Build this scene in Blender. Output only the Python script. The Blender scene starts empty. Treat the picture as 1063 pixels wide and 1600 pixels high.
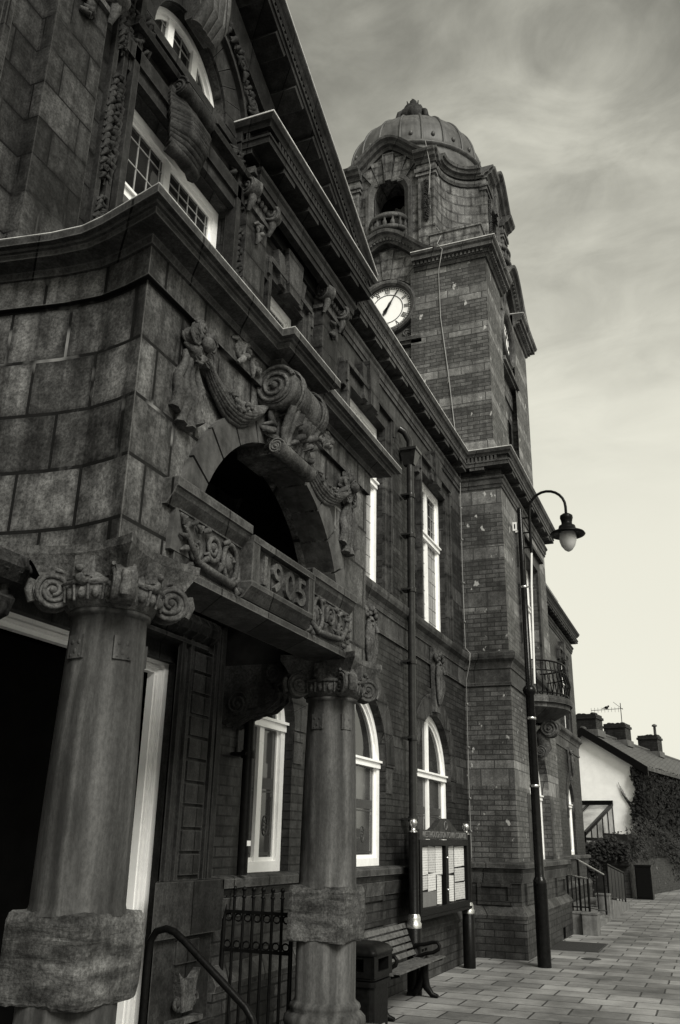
import bpy, math, random, mathutils
from mathutils import Vector, Matrix

random.seed(7)
S = bpy.context.scene
COL = S.collection
# ------------------------------------------------------------------ camera
cam_d = bpy.data.cameras.new("camera"); cam = bpy.data.objects.new("camera", cam_d); COL.objects.link(cam)
cam_d.sensor_fit = 'VERTICAL'; cam_d.sensor_height = 36.0; cam_d.sensor_width = 36.0
cam_d.lens = 36.0 * 1379.27 / 1600.0
cam_d.clip_start = 0.05; cam_d.clip_end = 2000
_yaw, _pit, _roll = -3.90791553e-01, 3.54301168e-01, -2.05723286e-02
_f = Vector((math.sin(_yaw) * math.cos(_pit), math.cos(_yaw) * math.cos(_pit), math.sin(_pit)))
_r = _f.cross(Vector((0, 0, 1))).normalized(); _d = _f.cross(_r)
_c, _s = math.cos(_roll), math.sin(_roll)
_R = _c * _r + _s * _d; _D = -_s * _r + _c * _d
cam.matrix_world = Matrix(((_R.x, -_D.x, -_f.x, 3.72), (_R.y, -_D.y, -_f.y, 0.0), (_R.z, -_D.z, -_f.z, 1.65), (0, 0, 0, 1)))
S.camera = cam
# ------------------------------------------------------------------ world, sun, exposure
SUN_EL, SUN_AZ = math.radians(40), math.radians(130)      # azimuth measured from +Y towards +X
W = bpy.data.worlds.new("World"); S.world = W; W.use_nodes = True
wt = W.node_tree; wt.nodes.clear()
def wn(t, **k):
    n = wt.nodes.new(t)
    for a, b in k.items(): setattr(n, a, b)
    return n
def wmath(op, a, b=None, c=None, clamp=False):
    n = wn('ShaderNodeMath', operation=op, use_clamp=clamp)
    for i, v in enumerate((a, b, c)):
        if v is None: continue
        if isinstance(v, (int, float)): n.inputs[i].default_value = v
        else: wt.links.new(v, n.inputs[i])
    return n.outputs[0]
sky = wn('ShaderNodeTexSky', sky_type='NISHITA', sun_disc=False)
sky.sun_elevation = SUN_EL; sky.sun_rotation = SUN_AZ; sky.air_density = 1.0; sky.dust_density = 3.0
bw = wn('ShaderNodeRGBToBW'); wt.links.new(sky.outputs[0], bw.inputs[0])
tc = wn('ShaderNodeTexCoord'); sep = wn('ShaderNodeSeparateXYZ'); wt.links.new(tc.outputs['Generated'], sep.inputs[0])
zz = wmath('MAXIMUM', sep.outputs[2], 0.0)
den = wmath('ADD', zz, 0.22)
cmb = wn('ShaderNodeCombineXYZ')
wt.links.new(wmath('DIVIDE', sep.outputs[0], den), cmb.inputs[0]); wt.links.new(wmath('DIVIDE', sep.outputs[1], den), cmb.inputs[1])
mp = wn('ShaderNodeMapping'); mp.inputs['Scale'].default_value = (1.0, 1.55, 1.0); mp.inputs['Rotation'].default_value = (0, 0, math.radians(-25)); mp.inputs['Location'].default_value = (1.35, 0.75, 0)
wt.links.new(cmb.outputs[0], mp.inputs[0])
nz = wn('ShaderNodeTexNoise'); nz.inputs['Scale'].default_value = 2.1; nz.inputs['Detail'].default_value = 8; nz.inputs['Roughness'].default_value = 0.55; nz.inputs['Distortion'].default_value = 0.5
wt.links.new(mp.outputs[0], nz.inputs['Vector'])
mr = wn('ShaderNodeMapRange'); mr.interpolation_type = 'SMOOTHSTEP'
wt.links.new(nz.outputs['Fac'], mr.inputs[0])
for i, v in ((1, 0.34), (2, 0.66), (3, 0.62), (4, 1.3)): mr.inputs[i].default_value = v
el = wn('ShaderNodeMapRange'); el.interpolation_type = 'SMOOTHSTEP'; wt.links.new(zz, el.inputs[0])
for i, v in ((1, 0.28), (2, 0.86), (3, 0.0), (4, 1.0)): el.inputs[i].default_value = v
# cloud deck: even near the horizon, broken and greyer overhead
nz2 = wn('ShaderNodeTexNoise'); nz2.inputs['Scale'].default_value = 5.5; nz2.inputs['Detail'].default_value = 9; nz2.inputs['Roughness'].default_value = 0.6; nz2.inputs['Distortion'].default_value = 0.8
wt.links.new(mp.outputs[0], nz2.inputs['Vector'])
mr2 = wn('ShaderNodeMapRange'); wt.links.new(nz2.outputs['Fac'], mr2.inputs[0])
for i, v in ((1, 0.32), (2, 0.68), (3, 0.72), (4, 1.26)): mr2.inputs[i].default_value = v
cl = wmath('MULTIPLY_ADD', wmath('SUBTRACT', mr.outputs[0], 1.0), el.outputs[0], 1.0)
deck = wmath('MULTIPLY_ADD', el.outputs[0], -0.62, 1.0)
lum = wmath('MULTIPLY', wmath('MULTIPLY', wmath('MULTIPLY_ADD', bw.outputs[0], 0.30, 6.2), cl), wmath('MULTIPLY', deck, wmath('MULTIPLY_ADD', wmath('SUBTRACT', mr2.outputs[0], 1.0), el.outputs[0], 1.0)))
tint = wn('ShaderNodeMix', data_type='RGBA', blend_type='MULTIPLY'); tint.inputs[0].default_value = 1.0
cc = wn('ShaderNodeCombineColor')
for i in range(3): wt.links.new(lum, cc.inputs[i])
wt.links.new(cc.outputs[0], tint.inputs[6]); tint.inputs[7].default_value = (1.0, 0.985, 0.85, 1)
bg = wn('ShaderNodeBackground'); bg.inputs[1].default_value = 0.12
wt.links.new(tint.outputs[2], bg.inputs[0])
wo = wn('ShaderNodeOutputWorld'); wt.links.new(bg.outputs[0], wo.inputs[0])
sun_d = bpy.data.lights.new("sun", 'SUN'); sun_d.energy = 4.2; sun_d.angle = math.radians(26); sun_d.color = (1.0, 0.98, 0.90)
sun = bpy.data.objects.new("sun", sun_d); COL.objects.link(sun); sun.location = (20, 10, 30)
_sd = Vector((math.sin(SUN_AZ) * math.cos(SUN_EL), math.cos(SUN_AZ) * math.cos(SUN_EL), math.sin(SUN_EL)))
sun.rotation_euler = _sd.to_track_quat('Z', 'Y').to_euler()
S.view_settings.view_transform = 'Standard'; S.view_settings.look = 'None'
S.view_settings.exposure = 0.0; S.view_settings.gamma = 1.0

# ------------------------------------------------------------------ materials
def tone(v): return (v, v * 0.995, v * 0.985, 1)
class NT:
    def __init__(s, name):
        s.m = bpy.data.materials.new(name); s.m.use_nodes = True
        s.t = s.m.node_tree; s.b = s.t.nodes['Principled BSDF']
        g = s.n('ShaderNodeNewGeometry'); s.pos = g.outputs['Position']; s.nrm = g.outputs['Normal']
        sp = s.n('ShaderNodeSeparateXYZ'); s.l(s.pos, sp.inputs[0]); s.x, s.y, s.z = sp.outputs
    def n(s, t, **k):
        n = s.t.nodes.new(t)
        for a, b in k.items(): setattr(n, a, b)
        return n
    def l(s, a, b): s.t.links.new(a, b)
    def put(s, i, v):
        if isinstance(v, (int, float, tuple)): i.default_value = v
        else: s.l(v, i)
    def math(s, op, a, b=None, c=None, clamp=False):
        n = s.n('ShaderNodeMath', operation=op, use_clamp=clamp)
        for i, v in enumerate((a, b, c)):
            if v is not None: s.put(n.inputs[i], v)
        return n.outputs[0]
    def vec(s, x, y, z):
        n = s.n('ShaderNodeCombineXYZ')
        for i, v in enumerate((x, y, z)): s.put(n.inputs[i], v)
        return n.outputs[0]
    def noise(s, scale, detail=4, rough=0.55, vec=None, dist=0.0):
        n = s.n('ShaderNodeTexNoise'); n.inputs['Scale'].default_value = scale; n.inputs['Detail'].default_value = detail
        n.inputs['Roughness'].default_value = rough; n.inputs['Distortion'].default_value = dist
        s.l(vec if vec is not None else s.pos, n.inputs['Vector']); return n.outputs['Fac']
    def scaled(s, sx, sy, sz):
        n = s.n('ShaderNodeVectorMath', operation='MULTIPLY'); s.l(s.pos, n.inputs[0]); n.inputs[1].default_value = (sx, sy, sz); return n.outputs[0]
    def rng(s, v, a, b, c, d, smooth=False):
        n = s.n('ShaderNodeMapRange')
        if smooth: n.interpolation_type = 'SMOOTHSTEP'
        s.l(v, n.inputs[0])
        for i, q in enumerate((a, b, c, d)): n.inputs[i + 1].default_value = q
        return n.outputs[0]
    def mix(s, f, a, b, mode='MIX'):
        n = s.n('ShaderNodeMix', data_type='RGBA', blend_type=mode)
        s.put(n.inputs[0], f); s.put(n.inputs[6], a); s.put(n.inputs[7], b); return n.outputs[2]
    def grey(s, v):
        n = s.n('ShaderNodeMix', data_type='RGBA', blend_type='MULTIPLY'); n.inputs[0].default_value = 1
        c = s.n('ShaderNodeCombineColor')
        for i in range(3): s.l(v, c.inputs[i])
        s.l(c.outputs[0], n.inputs[6]); n.inputs[7].default_value = (1, 0.995, 0.985, 1); return n.outputs[2]
    def brick(s, vec, bw, bh, mortar, c1=0.0, c2=1.0, off=0.5, smooth=0.1, freq=2):
        n = s.n('ShaderNodeTexBrick'); s.l(vec, n.inputs['Vector']); n.offset = off; n.offset_frequency = freq
        n.inputs['Scale'].default_value = 1.0; n.inputs['Brick Width'].default_value = bw; n.inputs['Row Height'].default_value = bh
        n.inputs['Mortar Size'].default_value = mortar; n.inputs['Mortar Smooth'].default_value = smooth
        n.inputs['Color1'].default_value = (c1,) * 3 + (1,); n.inputs['Color2'].default_value = (c2,) * 3 + (1,); n.inputs['Mortar'].default_value = (0.5, 0.5, 0.5, 1)
        return n.outputs['Color'], n.outputs['Fac']
    def worn(s, col, tone_, amount=0.6, radius=0.016):
        """rubbed, paler arrises: found from the corner of the solid itself"""
        b = s.n('ShaderNodeBevel'); b.samples = 4; b.inputs['Radius'].default_value = radius
        d = s.n('ShaderNodeVectorMath', operation='DOT_PRODUCT'); s.l(b.outputs[0], d.inputs[0]); s.l(s.nrm, d.inputs[1])
        w = s.math('MULTIPLY', s.rng(d.outputs['Value'], 0.985, 0.80, 0.0, amount), s.rng(s.noise(7, 5, 0.7), 0.35, 0.62, 0.25, 1.0))
        return s.mix(w, col, tone_)
    def bump(s, h, strength=0.5, dist=0.02, prev=None):
        n = s.n('ShaderNodeBump'); n.inputs['Strength'].default_value = strength; n.inputs['Distance'].default_value = dist
        s.l(h, n.inputs['Height'])
        if prev is not None: s.l(prev, n.inputs['Normal'])
        return n.outputs[0]
    def out(s, color, rough=0.7, normal=None, metal=0.0, spec=0.5):
        s.put(s.b.inputs['Base Color'], color); s.put(s.b.inputs['Roughness'], rough)
        s.b.inputs['Metallic'].default_value = metal; s.b.inputs['Specular IOR Level'].default_value = spec
        if normal is not None: s.l(normal, s.b.inputs['Normal'])
        return s.m

def stain(s, base, big=0.9, streak=0.6, fine=0.5):
    """grime: large blotches, vertical wash streaks, pitting and fine grain; returns a grey factor socket"""
    b = s.rng(s.noise(1.7, 5, 0.62), 0.34, 0.68, 1 - big * 0.42, 1 + big * 0.45)
    k = s.rng(s.noise(1.0, 6, 0.62, s.scaled(8, 8, 0.6), 0.5), 0.38, 0.66, 1 - streak * 0.45, 1 + streak * 0.65)
    m = s.rng(s.noise(9, 5, 0.7), 0.38, 0.64, 1 - fine * 0.5, 1 + fine * 0.55)
    f = s.rng(s.noise(55, 4, 0.8), 0.38, 0.62, 1 - fine * 0.6, 1 + fine * 0.7)
    return s.math('MULTIPLY', s.math('MULTIPLY', s.math('MULTIPLY', s.math('MULTIPLY', b, k), m), f), base)

def m_ashlar(name, base, bw, bh, zoff=0.0, uoff=0.0, pale=0.35, jm=0.011, streak=0.6, var=0.55, rough=0.62):
    s = NT(name)
    u = s.math('ADD', s.math('ADD', s.x, s.y), uoff)
    c, f = s.brick(s.vec(u, s.math('SUBTRACT', s.z, zoff), 0.0), bw, bh, jm, 0.0, 1.0)
    bl = s.n('ShaderNodeRGBToBW'); s.l(c, bl.inputs[0])
    v = s.math('MULTIPLY', stain(s, base, 0.9, streak, 0.75), s.rng(bl.outputs[0], 0, 1, 1 - var * 0.6, 1 + var * 0.6))
    eg = s.n('ShaderNodeTexBrick'); s.l(s.vec(u, s.math('SUBTRACT', s.z, zoff), 0.0), eg.inputs['Vector']); eg.inputs['Scale'].default_value = 1.0; eg.inputs['Brick Width'].default_value = bw; eg.inputs['Row Height'].default_value = bh; eg.inputs['Mortar Size'].default_value = 0.055; eg.inputs['Mortar Smooth'].default_value = 1.0
    egn = s.math('MULTIPLY', eg.outputs['Fac'], s.rng(s.noise(6, 4, 0.6), 0.35, 0.65, 0.1, 0.75))
    v = s.math('MULTIPLY', v, s.math('SUBTRACT', 1.0, egn))
    # pale mortar bloom here and there, dirt-filled joints elsewhere
    jn = s.rng(s.noise(2.1, 3, 0.6), 0.56, 0.68, 0.0, 1.0)
    jv = s.math('ADD', s.math('MULTIPLY', jn, pale), base * 0.12)
    col = s.mix(f, s.grey(v), s.grey(jv))
    # rain washed patches
    wp = s.rng(s.noise(3.2, 6, 0.7, s.scaled(1, 1, 0.7)), 0.58, 0.74, 0.0, 0.55)
    col = s.mix(wp, col, tone(base * 2.1))
    col = s.worn(col, tone(base * 3.0), 0.7)
    h = s.math('SUBTRACT', s.math('MULTIPLY', s.noise(14, 6, 0.65), 0.5), f)
    n1 = s.bump(h, 0.55, 0.012)
    return s.out(col, s.rng(s.noise(9, 3), 0.3, 0.7, rough - 0.14, rough + 0.14), n1, 0.0, 0.12)

def m_trim(name, base, jl=0.62, streak=0.5, rough=0.6):
    s = NT(name)
    u = s.math('ADD', s.x, s.y)
    c, f = s.brick(s.vec(u, s.math('MULTIPLY_ADD', s.z, 0.01, 20.0), 0.0), jl, 50.0, 0.008, 0.0, 1.0, off=0)
    bl = s.n('ShaderNodeRGBToBW'); s.l(c, bl.inputs[0])
    v = s.math('MULTIPLY', stain(s, base, 0.9, streak, 0.6), s.rng(bl.outputs[0], 0, 1, 0.65, 1.4))
    col = s.mix(f, s.grey(v), tone(base * 0.12))
    lich = s.rng(s.noise(20, 5, 0.75), 0.63, 0.72, 0.0, 0.5)
    col = s.mix(lich, col, tone(base * 2.6))
    col = s.worn(col, tone(base * 3.8), 0.85)
    h = s.math('SUBTRACT', s.math('MULTIPLY', s.noise(18, 6, 0.65), 0.6), f)
    return s.out(col, rough, s.bump(h, 0.5, 0.01), 0.0, 0.12)

def m_brickwall(name, base, bands, stone, zmax=20.0, cw=0.235, ch=0.0785, rough=0.5, spots=0.0, joint=0.36):
    """dark glazed brick with stone bands between the given heights"""
    s = NT(name)
    u = s.math('ADD', s.x, s.y)
    c, f = s.brick(s.vec(u, s.z, 0.0), cw, ch, 0.0075, 0.0, 1.0)
    bl = s.n('ShaderNodeRGBToBW'); s.l(c, bl.inputs[0])
    c2, f2 = s.brick(s.vec(u, s.math('SUBTRACT', s.z, bands[0][0] if bands else 0.0), 0.0), 0.46, 0.27, 0.009, 0.0, 1.0)
    bl2 = s.n('ShaderNodeRGBToBW'); s.l(c2, bl2.inputs[0])
    vb = s.math('MULTIPLY', stain(s, base, 0.7, 0.4, 0.5), s.rng(bl.outputs[0], 0, 1, 0.68, 1.32))
    colb = s.mix(f, s.grey(vb), tone(base * joint))
    vs = s.math('MULTIPLY', stain(s, stone, 0.8, 0.5, 0.5), s.rng(bl2.outputs[0], 0, 1, 0.55, 1.5))
    cols = s.mix(f2, s.grey(vs), tone(stone * 0.35))
    if bands:
        r = s.n('ShaderNodeValToRGB'); r.color_ramp.interpolation = 'CONSTANT'
        r.color_ramp.elements[0].position = 0; r.color_ramp.elements[0].color = (0, 0, 0, 1)
        r.color_ramp.elements[1].position = 1; r.color_ramp.elements[1].color = (0, 0, 0, 1)
        for a, b in bands:
            e = r.color_ramp.elements.new(a / zmax); e.color = (1, 1, 1, 1)
            e = r.color_ramp.elements.new(b / zmax); e.color = (0, 0, 0, 1)
        s.l(s.math('DIVIDE', s.z, zmax), r.inputs[0]); bm = r.outputs[0]
        bmv = s.n('ShaderNodeRGBToBW'); s.l(bm, bmv.inputs[0]); bm = bmv.outputs[0]
        col = s.mix(bm, colb, cols)
        ff = s.math('ADD', s.math('MULTIPLY', f, s.math('SUBTRACT', 1.0, bm)), s.math('MULTIPLY', f2, bm))
    else:
        col = colb; ff = f
    if spots:
        sp = s.rng(s.noise(6.5, 4, 0.6, s.scaled(1, 1, 0.6)), 0.66, 0.69, 0.0, spots)
        col = s.mix(sp, col, tone(0.5))
    h = s.math('SUBTRACT', s.math('MULTIPLY', s.noise(30, 5, 0.65), 0.35), ff)
    return s.out(col, s.rng(s.noise(12, 3), 0.3, 0.7, rough - 0.12, rough + 0.15), s.bump(h, 0.4, 0.006), 0.0, 0.14)

def m_plain(name, base, rough=0.5, var=0.3, scale=8, metal=0.0, bump=0.15, spec=0.5, streak=0.0):
    s = NT(name)
    v = s.math('MULTIPLY', s.rng(s.noise(scale, 6, 0.68), 0.34, 0.66, 1 - var, 1 + var), base)
    if streak: v = s.math('MULTIPLY', v, s.rng(s.noise(1.0, 5, 0.6, s.scaled(9, 9, 0.5), 0.5), 0.32, 0.7, 1 - streak, 1 + streak))
    return s.out(s.grey(v), s.rng(s.noise(scale * 2, 3), 0.3, 0.7, max(0.02, rough - 0.1), rough + 0.1), s.bump(s.noise(scale * 5, 5, 0.65), bump, 0.01) if bump else None, metal, spec)

def m_column(name, base):
    """sandstone shaft cut across the bed: long grain, cathedral figure, rain runs"""
    s = NT(name)
    w = s.n('ShaderNodeTexWave', wave_type='BANDS', bands_direction='X'); w.inputs['Scale'].default_value = 3.0; w.inputs['Distortion'].default_value = 7.0; w.inputs['Detail'].default_value = 3; w.inputs['Detail Scale'].default_value = 0.9
    s.l(s.scaled(1.0, 1.0, 0.16), w.inputs['Vector'])
    g = s.rng(w.outputs['Fac'], 0, 1, 0.72, 1.22)
    k = s.rng(s.noise(1.0, 6, 0.6, s.scaled(14, 14, 0.5), 0.3), 0.36, 0.66, 0.62, 1.45)
    b = s.rng(s.noise(1.6, 5, 0.6, s.scaled(1, 1, 0.6)), 0.34, 0.68, 0.7, 1.35)
    f = s.rng(s.noise(60, 4, 0.8, s.scaled(1, 1, 0.5)), 0.38, 0.62, 0.8, 1.22)
    v = s.math('MULTIPLY', s.math('MULTIPLY', s.math('MULTIPLY', s.math('MULTIPLY', b, k), f), g), base)
    run = s.rng(s.noise(1.0, 5, 0.65, s.scaled(11, 11, 1.0), 0.4), 0.60, 0.72, 0.0, 0.85)
    high = s.rng(s.z, 1.9, 2.7, 0.25, 1.0)
    col = s.mix(s.math('MULTIPLY', run, high), s.grey(v), tone(base * 2.6))
    col = s.mix(s.rng(s.noise(2.6, 5, 0.65, s.scaled(1.6, 1.6, 0.5)), 0.52, 0.66, 0.0, 0.75), col, tone(base * 0.35))
    return s.out(col, 0.75, s.bump(s.noise(30, 6, 0.7, s.scaled(1, 1, 0.35)), 0.45, 0.008), 0.0, 0.15)

def m_carve(name, base):
    """chiselled, weathered carving: tool marks, pitting, pale rubbed spots and sooty runs"""
    s = NT(name)
    v = stain(s, base, 0.7, 0.7, 0.7)
    pale = s.rng(s.noise(13, 5, 0.7), 0.60, 0.70, 0.0, 0.55)
    col = s.mix(pale, s.grey(v), tone(base * 2.4))
    h = s.math('ADD', s.noise(20, 6, 0.7), s.math('MULTIPLY', s.noise(60, 3, 0.6), 0.3))
    return s.out(col, 0.75, s.bump(h, 0.6, 0.014), 0.0, 0.12)

def m_rock(name, base):
    s = NT(name)
    lay = s.noise(1.0, 6, 0.65, s.scaled(2.5, 2.5, 16), 0.6)
    v = s.math('MULTIPLY', stain(s, base, 0.9, 0.2, 0.7), s.rng(lay, 0.36, 0.64, 0.5, 1.6))
    h = s.math('ADD', lay, s.math('MULTIPLY', s.noise(22, 6, 0.7), 0.6))
    return s.out(s.grey(v), 0.85, s.bump(h, 0.8, 0.016), 0.0, 0.12)

def m_pave(name, base):
    s = NT(name)
    wob = s.rng(s.noise(1.4, 2), 0, 1, -0.02, 0.02)
    c, f = s.brick(s.vec(s.math('ADD', s.x, wob), s.math('ADD', s.y, wob), 0.0), 0.58, 0.40, 0.011, 0.0, 1.0, off=0.43, freq=2)
    bl = s.n('ShaderNodeRGBToBW'); s.l(c, bl.inputs[0])
    v = s.math('MULTIPLY', s.rng(bl.outputs[0], 0, 1, 0.68, 1.35), base)
    v = s.math('MULTIPLY', v, s.rng(s.noise(0.75, 5, 0.65), 0.36, 0.62, 0.45, 1.35))
    v = s.math('MULTIPLY', v, s.rng(s.noise(30, 5, 0.7), 0.25, 0.75, 0.82, 1.18))
    col = s.mix(f, s.grey(v), tone(base * 0.13))
    gum = s.n('ShaderNodeTexVoronoi'); gum.inputs['Scale'].default_value = 1.6; s.l(s.pos, gum.inputs['Vector'])
    col = s.mix(s.rng(gum.outputs['Distance'], 0.022, 0.034, 0.8, 0.0), col, tone(base * 0.25))
    col = s.mix(s.rng(s.noise(4.5, 5, 0.7), 0.6, 0.75, 0.0, 0.5), col, tone(base * 0.45))
    h = s.math('SUBTRACT', s.math('MULTIPLY', s.noise(45, 5, 0.7), 0.3), f)
    return s.out(col, s.rng(s.noise(2.2, 4), 0.3, 0.7, 0.5, 0.85), s.bump(h, 0.5, 0.008), 0.0, 0.3)

def m_glass(name, base, rough=0.03):
    s = NT(name)
    v = s.rng(s.noise(1.1, 3, 0.5), 0.35, 0.65, base * 0.4, base * 1.6)
    return s.out(s.grey(v), rough, s.bump(s.noise(2.6, 2, 0.5), 0.05, 0.02), 0.0, 0.5)

def m_leaf(name, base):
    s = NT(name)
    oi = s.noise(3.0, 4, 0.7)
    fine = s.noise(40, 3, 0.7)
    v = s.math('MULTIPLY', s.rng(oi, 0.3, 0.7, 0.55, 1.6), s.rng(fine, 0.3, 0.7, base * 0.6, base * 1.5))
    return s.out(s.grey(v), 0.6, None, 0.0, 0.04)

def m_slate(name, base):
    s = NT(name)
    c, f = s.brick(s.vec(s.y, s.x, 0.0), 0.26, 0.14, 0.008, 0, 1)
    bl = s.n('ShaderNodeRGBToBW'); s.l(c, bl.inputs[0])
    v = s.math('MULTIPLY', stain(s, base, 0.7, 0.0, 0.5), s.rng(bl.outputs[0], 0, 1, 0.6, 1.4))
    return s.out(s.mix(f, s.grey(v), tone(base * 0.3)), 0.6, s.bump(s.math('SUBTRACT', bl.outputs[0], f), 0.6, 0.02))

def m_paper(name, base):
    """printed notice: rows of small print"""
    s = NT(name)
    row = s.math('LESS_THAN', s.math('FRACT', s.math('MULTIPLY', s.z, 34.0)), 0.5)
    words = s.math('GREATER_THAN', s.noise(1.0, 2, 0.5, s.scaled(40, 40, 34)), 0.45)
    col = s.mix(s.math('MULTIPLY', s.math('MULTIPLY', row, words), 0.5), tone(base), tone(base * 0.3))
    return s.out(col, 0.8)

BANDS_T = [(2.49, 2.82), (4.15, 4.42), (5.38, 5.64), (6.27, 6.51), (7.15, 7.70), (8.30, 8.62), (9.42, 9.66), (10.10, 10.36), (10.94, 11.20), (11.79, 12.08), (12.52, 12.86)]
BANDS_P = [(0.82, 1.0)]
M = dict(
    porch=m_ashlar("soot_ashlar_porch", 0.064, 0.44, 0.35, 0.01, 0.12, pale=0.22, streak=1.0, var=0.75),
    ashlar=m_ashlar("soot_ashlar_gable", 0.0281, 0.46, 0.30, 0.05, 0.0, pale=0.03, jm=0.007, streak=0.7, var=0.8),
    jamb=m_ashlar("soot_ashlar_window_jamb", 0.0328, 0.9, 0.36, 0.0, 0.0, pale=0.04, jm=0.006),
    tower_stone=m_ashlar("weathered_ashlar_belfry", 0.0858, 0.44, 0.24, 0.0, 0.0, pale=0.08, jm=0.004, streak=0.8, var=0.45),
    trim=m_trim("soot_moulded_stone", 0.041),
    trim_dark=m_trim("blackened_moulded_stone", 0.0172),
    trim_tower=m_trim("weathered_moulded_stone", 0.066),
    carve=m_carve("carved_stone", 0.055),
    carve_dark=m_carve("blackened_carved_stone", 0.0234),
    carve_pale=m_carve("rubbed_carved_stone", 0.0936),
    brick=m_brickwall("dark_glazed_brick", 0.020, BANDS_T, 0.034, spots=0.0),
    brick_low=m_brickwall("dark_plinth_brick", 0.0296, [], 0.07, ch=0.098, cw=0.30),
    brick_tower=m_brickwall("tower_brick_banded", 0.064, BANDS_T, 0.105, spots=0.7),
    column=m_column("veined_column_stone", 0.052),
    rock=m_rock("rough_column_block", 0.0585),
    white=m_plain("white_gloss_paint", 0.88, 0.35, 0.05, 6, bump=0.03),
    offwhite=m_plain("aged_white_paint", 0.62, 0.4, 0.12, 6, bump=0.03),
    glass=m_glass("dark_window_glass", 0.018, 0.03),
    glass_pale=m_glass("pale_pane_glass", 0.20, 0.10),  # pale base colour given to the panes themselves
    glass_mid=m_glass("etched_window_glass", 0.055, 0.08),
    etch=m_plain("etched_pattern", 0.03, 0.5, 0.2, 30),
    lead=m_plain("lead_came", 0.28, 0.5, 0.2, 20),
    vouss=m_plain("rubbed_voussoir_stone", 0.06, 0.7, 0.45, 7, bump=0.4, spec=0.12, streak=0.3),
    header=m_plain("weathered_header_timber", 0.022, 0.5, 0.6, 22, bump=0.2, spec=0.15, streak=0.6),
    gilt=m_plain("dull_gilt_lettering", 0.13, 0.5, 0.3, 20),
    porch_shade=m_plain("shade_toned_porch_interior", 0.012, 0.95, 0.4, 4, spec=0.02),  # shade inside the porch put into a near-black base colour
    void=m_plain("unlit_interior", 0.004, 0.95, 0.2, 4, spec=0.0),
    iron=m_plain("black_iron_paint", 0.004, 0.38, 0.3, 20, bump=0.12, spec=0.08),
    silver=m_plain("polished_collar", 0.55, 0.28, 0.15, 20, metal=1.0, bump=0.05),
    steel=m_plain("worn_pole_paint", 0.005, 0.20, 0.3, 12, bump=0.04, spec=0.14),
    pipe=m_plain("cast_iron_pipe", 0.018, 0.22, 0.25, 8, metal=0.1, bump=0.05, spec=0.3),
    dome=m_plain("weathered_lead_sheet", 0.065, 0.5, 0.3, 3, bump=0.15, streak=0.35, spec=0.3),
    flash=m_plain("pale_lead_flashing", 0.50, 0.6, 0.3, 14),
    dial=m_plain("white_clock_dial", 0.90, 0.45, 0.03, 6, bump=0.0),
    dialink=m_plain("black_clock_numeral", 0.012, 0.5, 0.1, 6, bump=0.0),
    slat=m_plain("worn_bench_timber", 0.075, 0.6, 0.6, 16, bump=0.5, spec=0.2),
    binm=m_plain("black_bin_plastic", 0.004, 0.45, 0.3, 16, bump=0.15, spec=0.08),
    paper=m_paper("notice_paper_white", 0.58), paper2=m_paper("notice_paper_cream", 0.45),
    card=m_plain("grey_card", 0.12, 0.8, 0.1, 10),
    pave=m_pave("stone_slab_paving", 0.165),
    asphalt=m_plain("asphalt", 0.05, 0.85, 0.3, 30, bump=0.4),
    render=m_plain("white_house_render", 0.90, 0.85, 0.06, 3, bump=0.25),
    slate=m_slate("slate_roof", 0.045),
    redbrick=m_brickwall("rough_garden_brick", 0.022, [], 0.07, cw=0.23, ch=0.08, spots=0.25, joint=1.8),
    chim=m_brickwall("sooty_chimney_brick", 0.012, [], 0.03, cw=0.23, ch=0.08, spots=0.0),
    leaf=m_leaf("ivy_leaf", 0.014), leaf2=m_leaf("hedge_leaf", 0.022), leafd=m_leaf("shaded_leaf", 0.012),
    concrete=m_plain("stained_concrete", 0.1014, 0.85, 0.4, 5, bump=0.4, streak=0.35),
    lampglass=m_plain("frosted_lamp_glass", 0.42, 0.15, 0.08, 6, bump=0.0),
    rubber=m_plain("dark_grating", 0.02, 0.7, 0.3, 40, bump=0.5),
    cable=m_plain("pale_cable", 0.22, 0.5, 0.2, 10, bump=0.0),
    sign=m_plain("white_sign_plate", 0.7, 0.5, 0.05, 10, bump=0.0),
)

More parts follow.
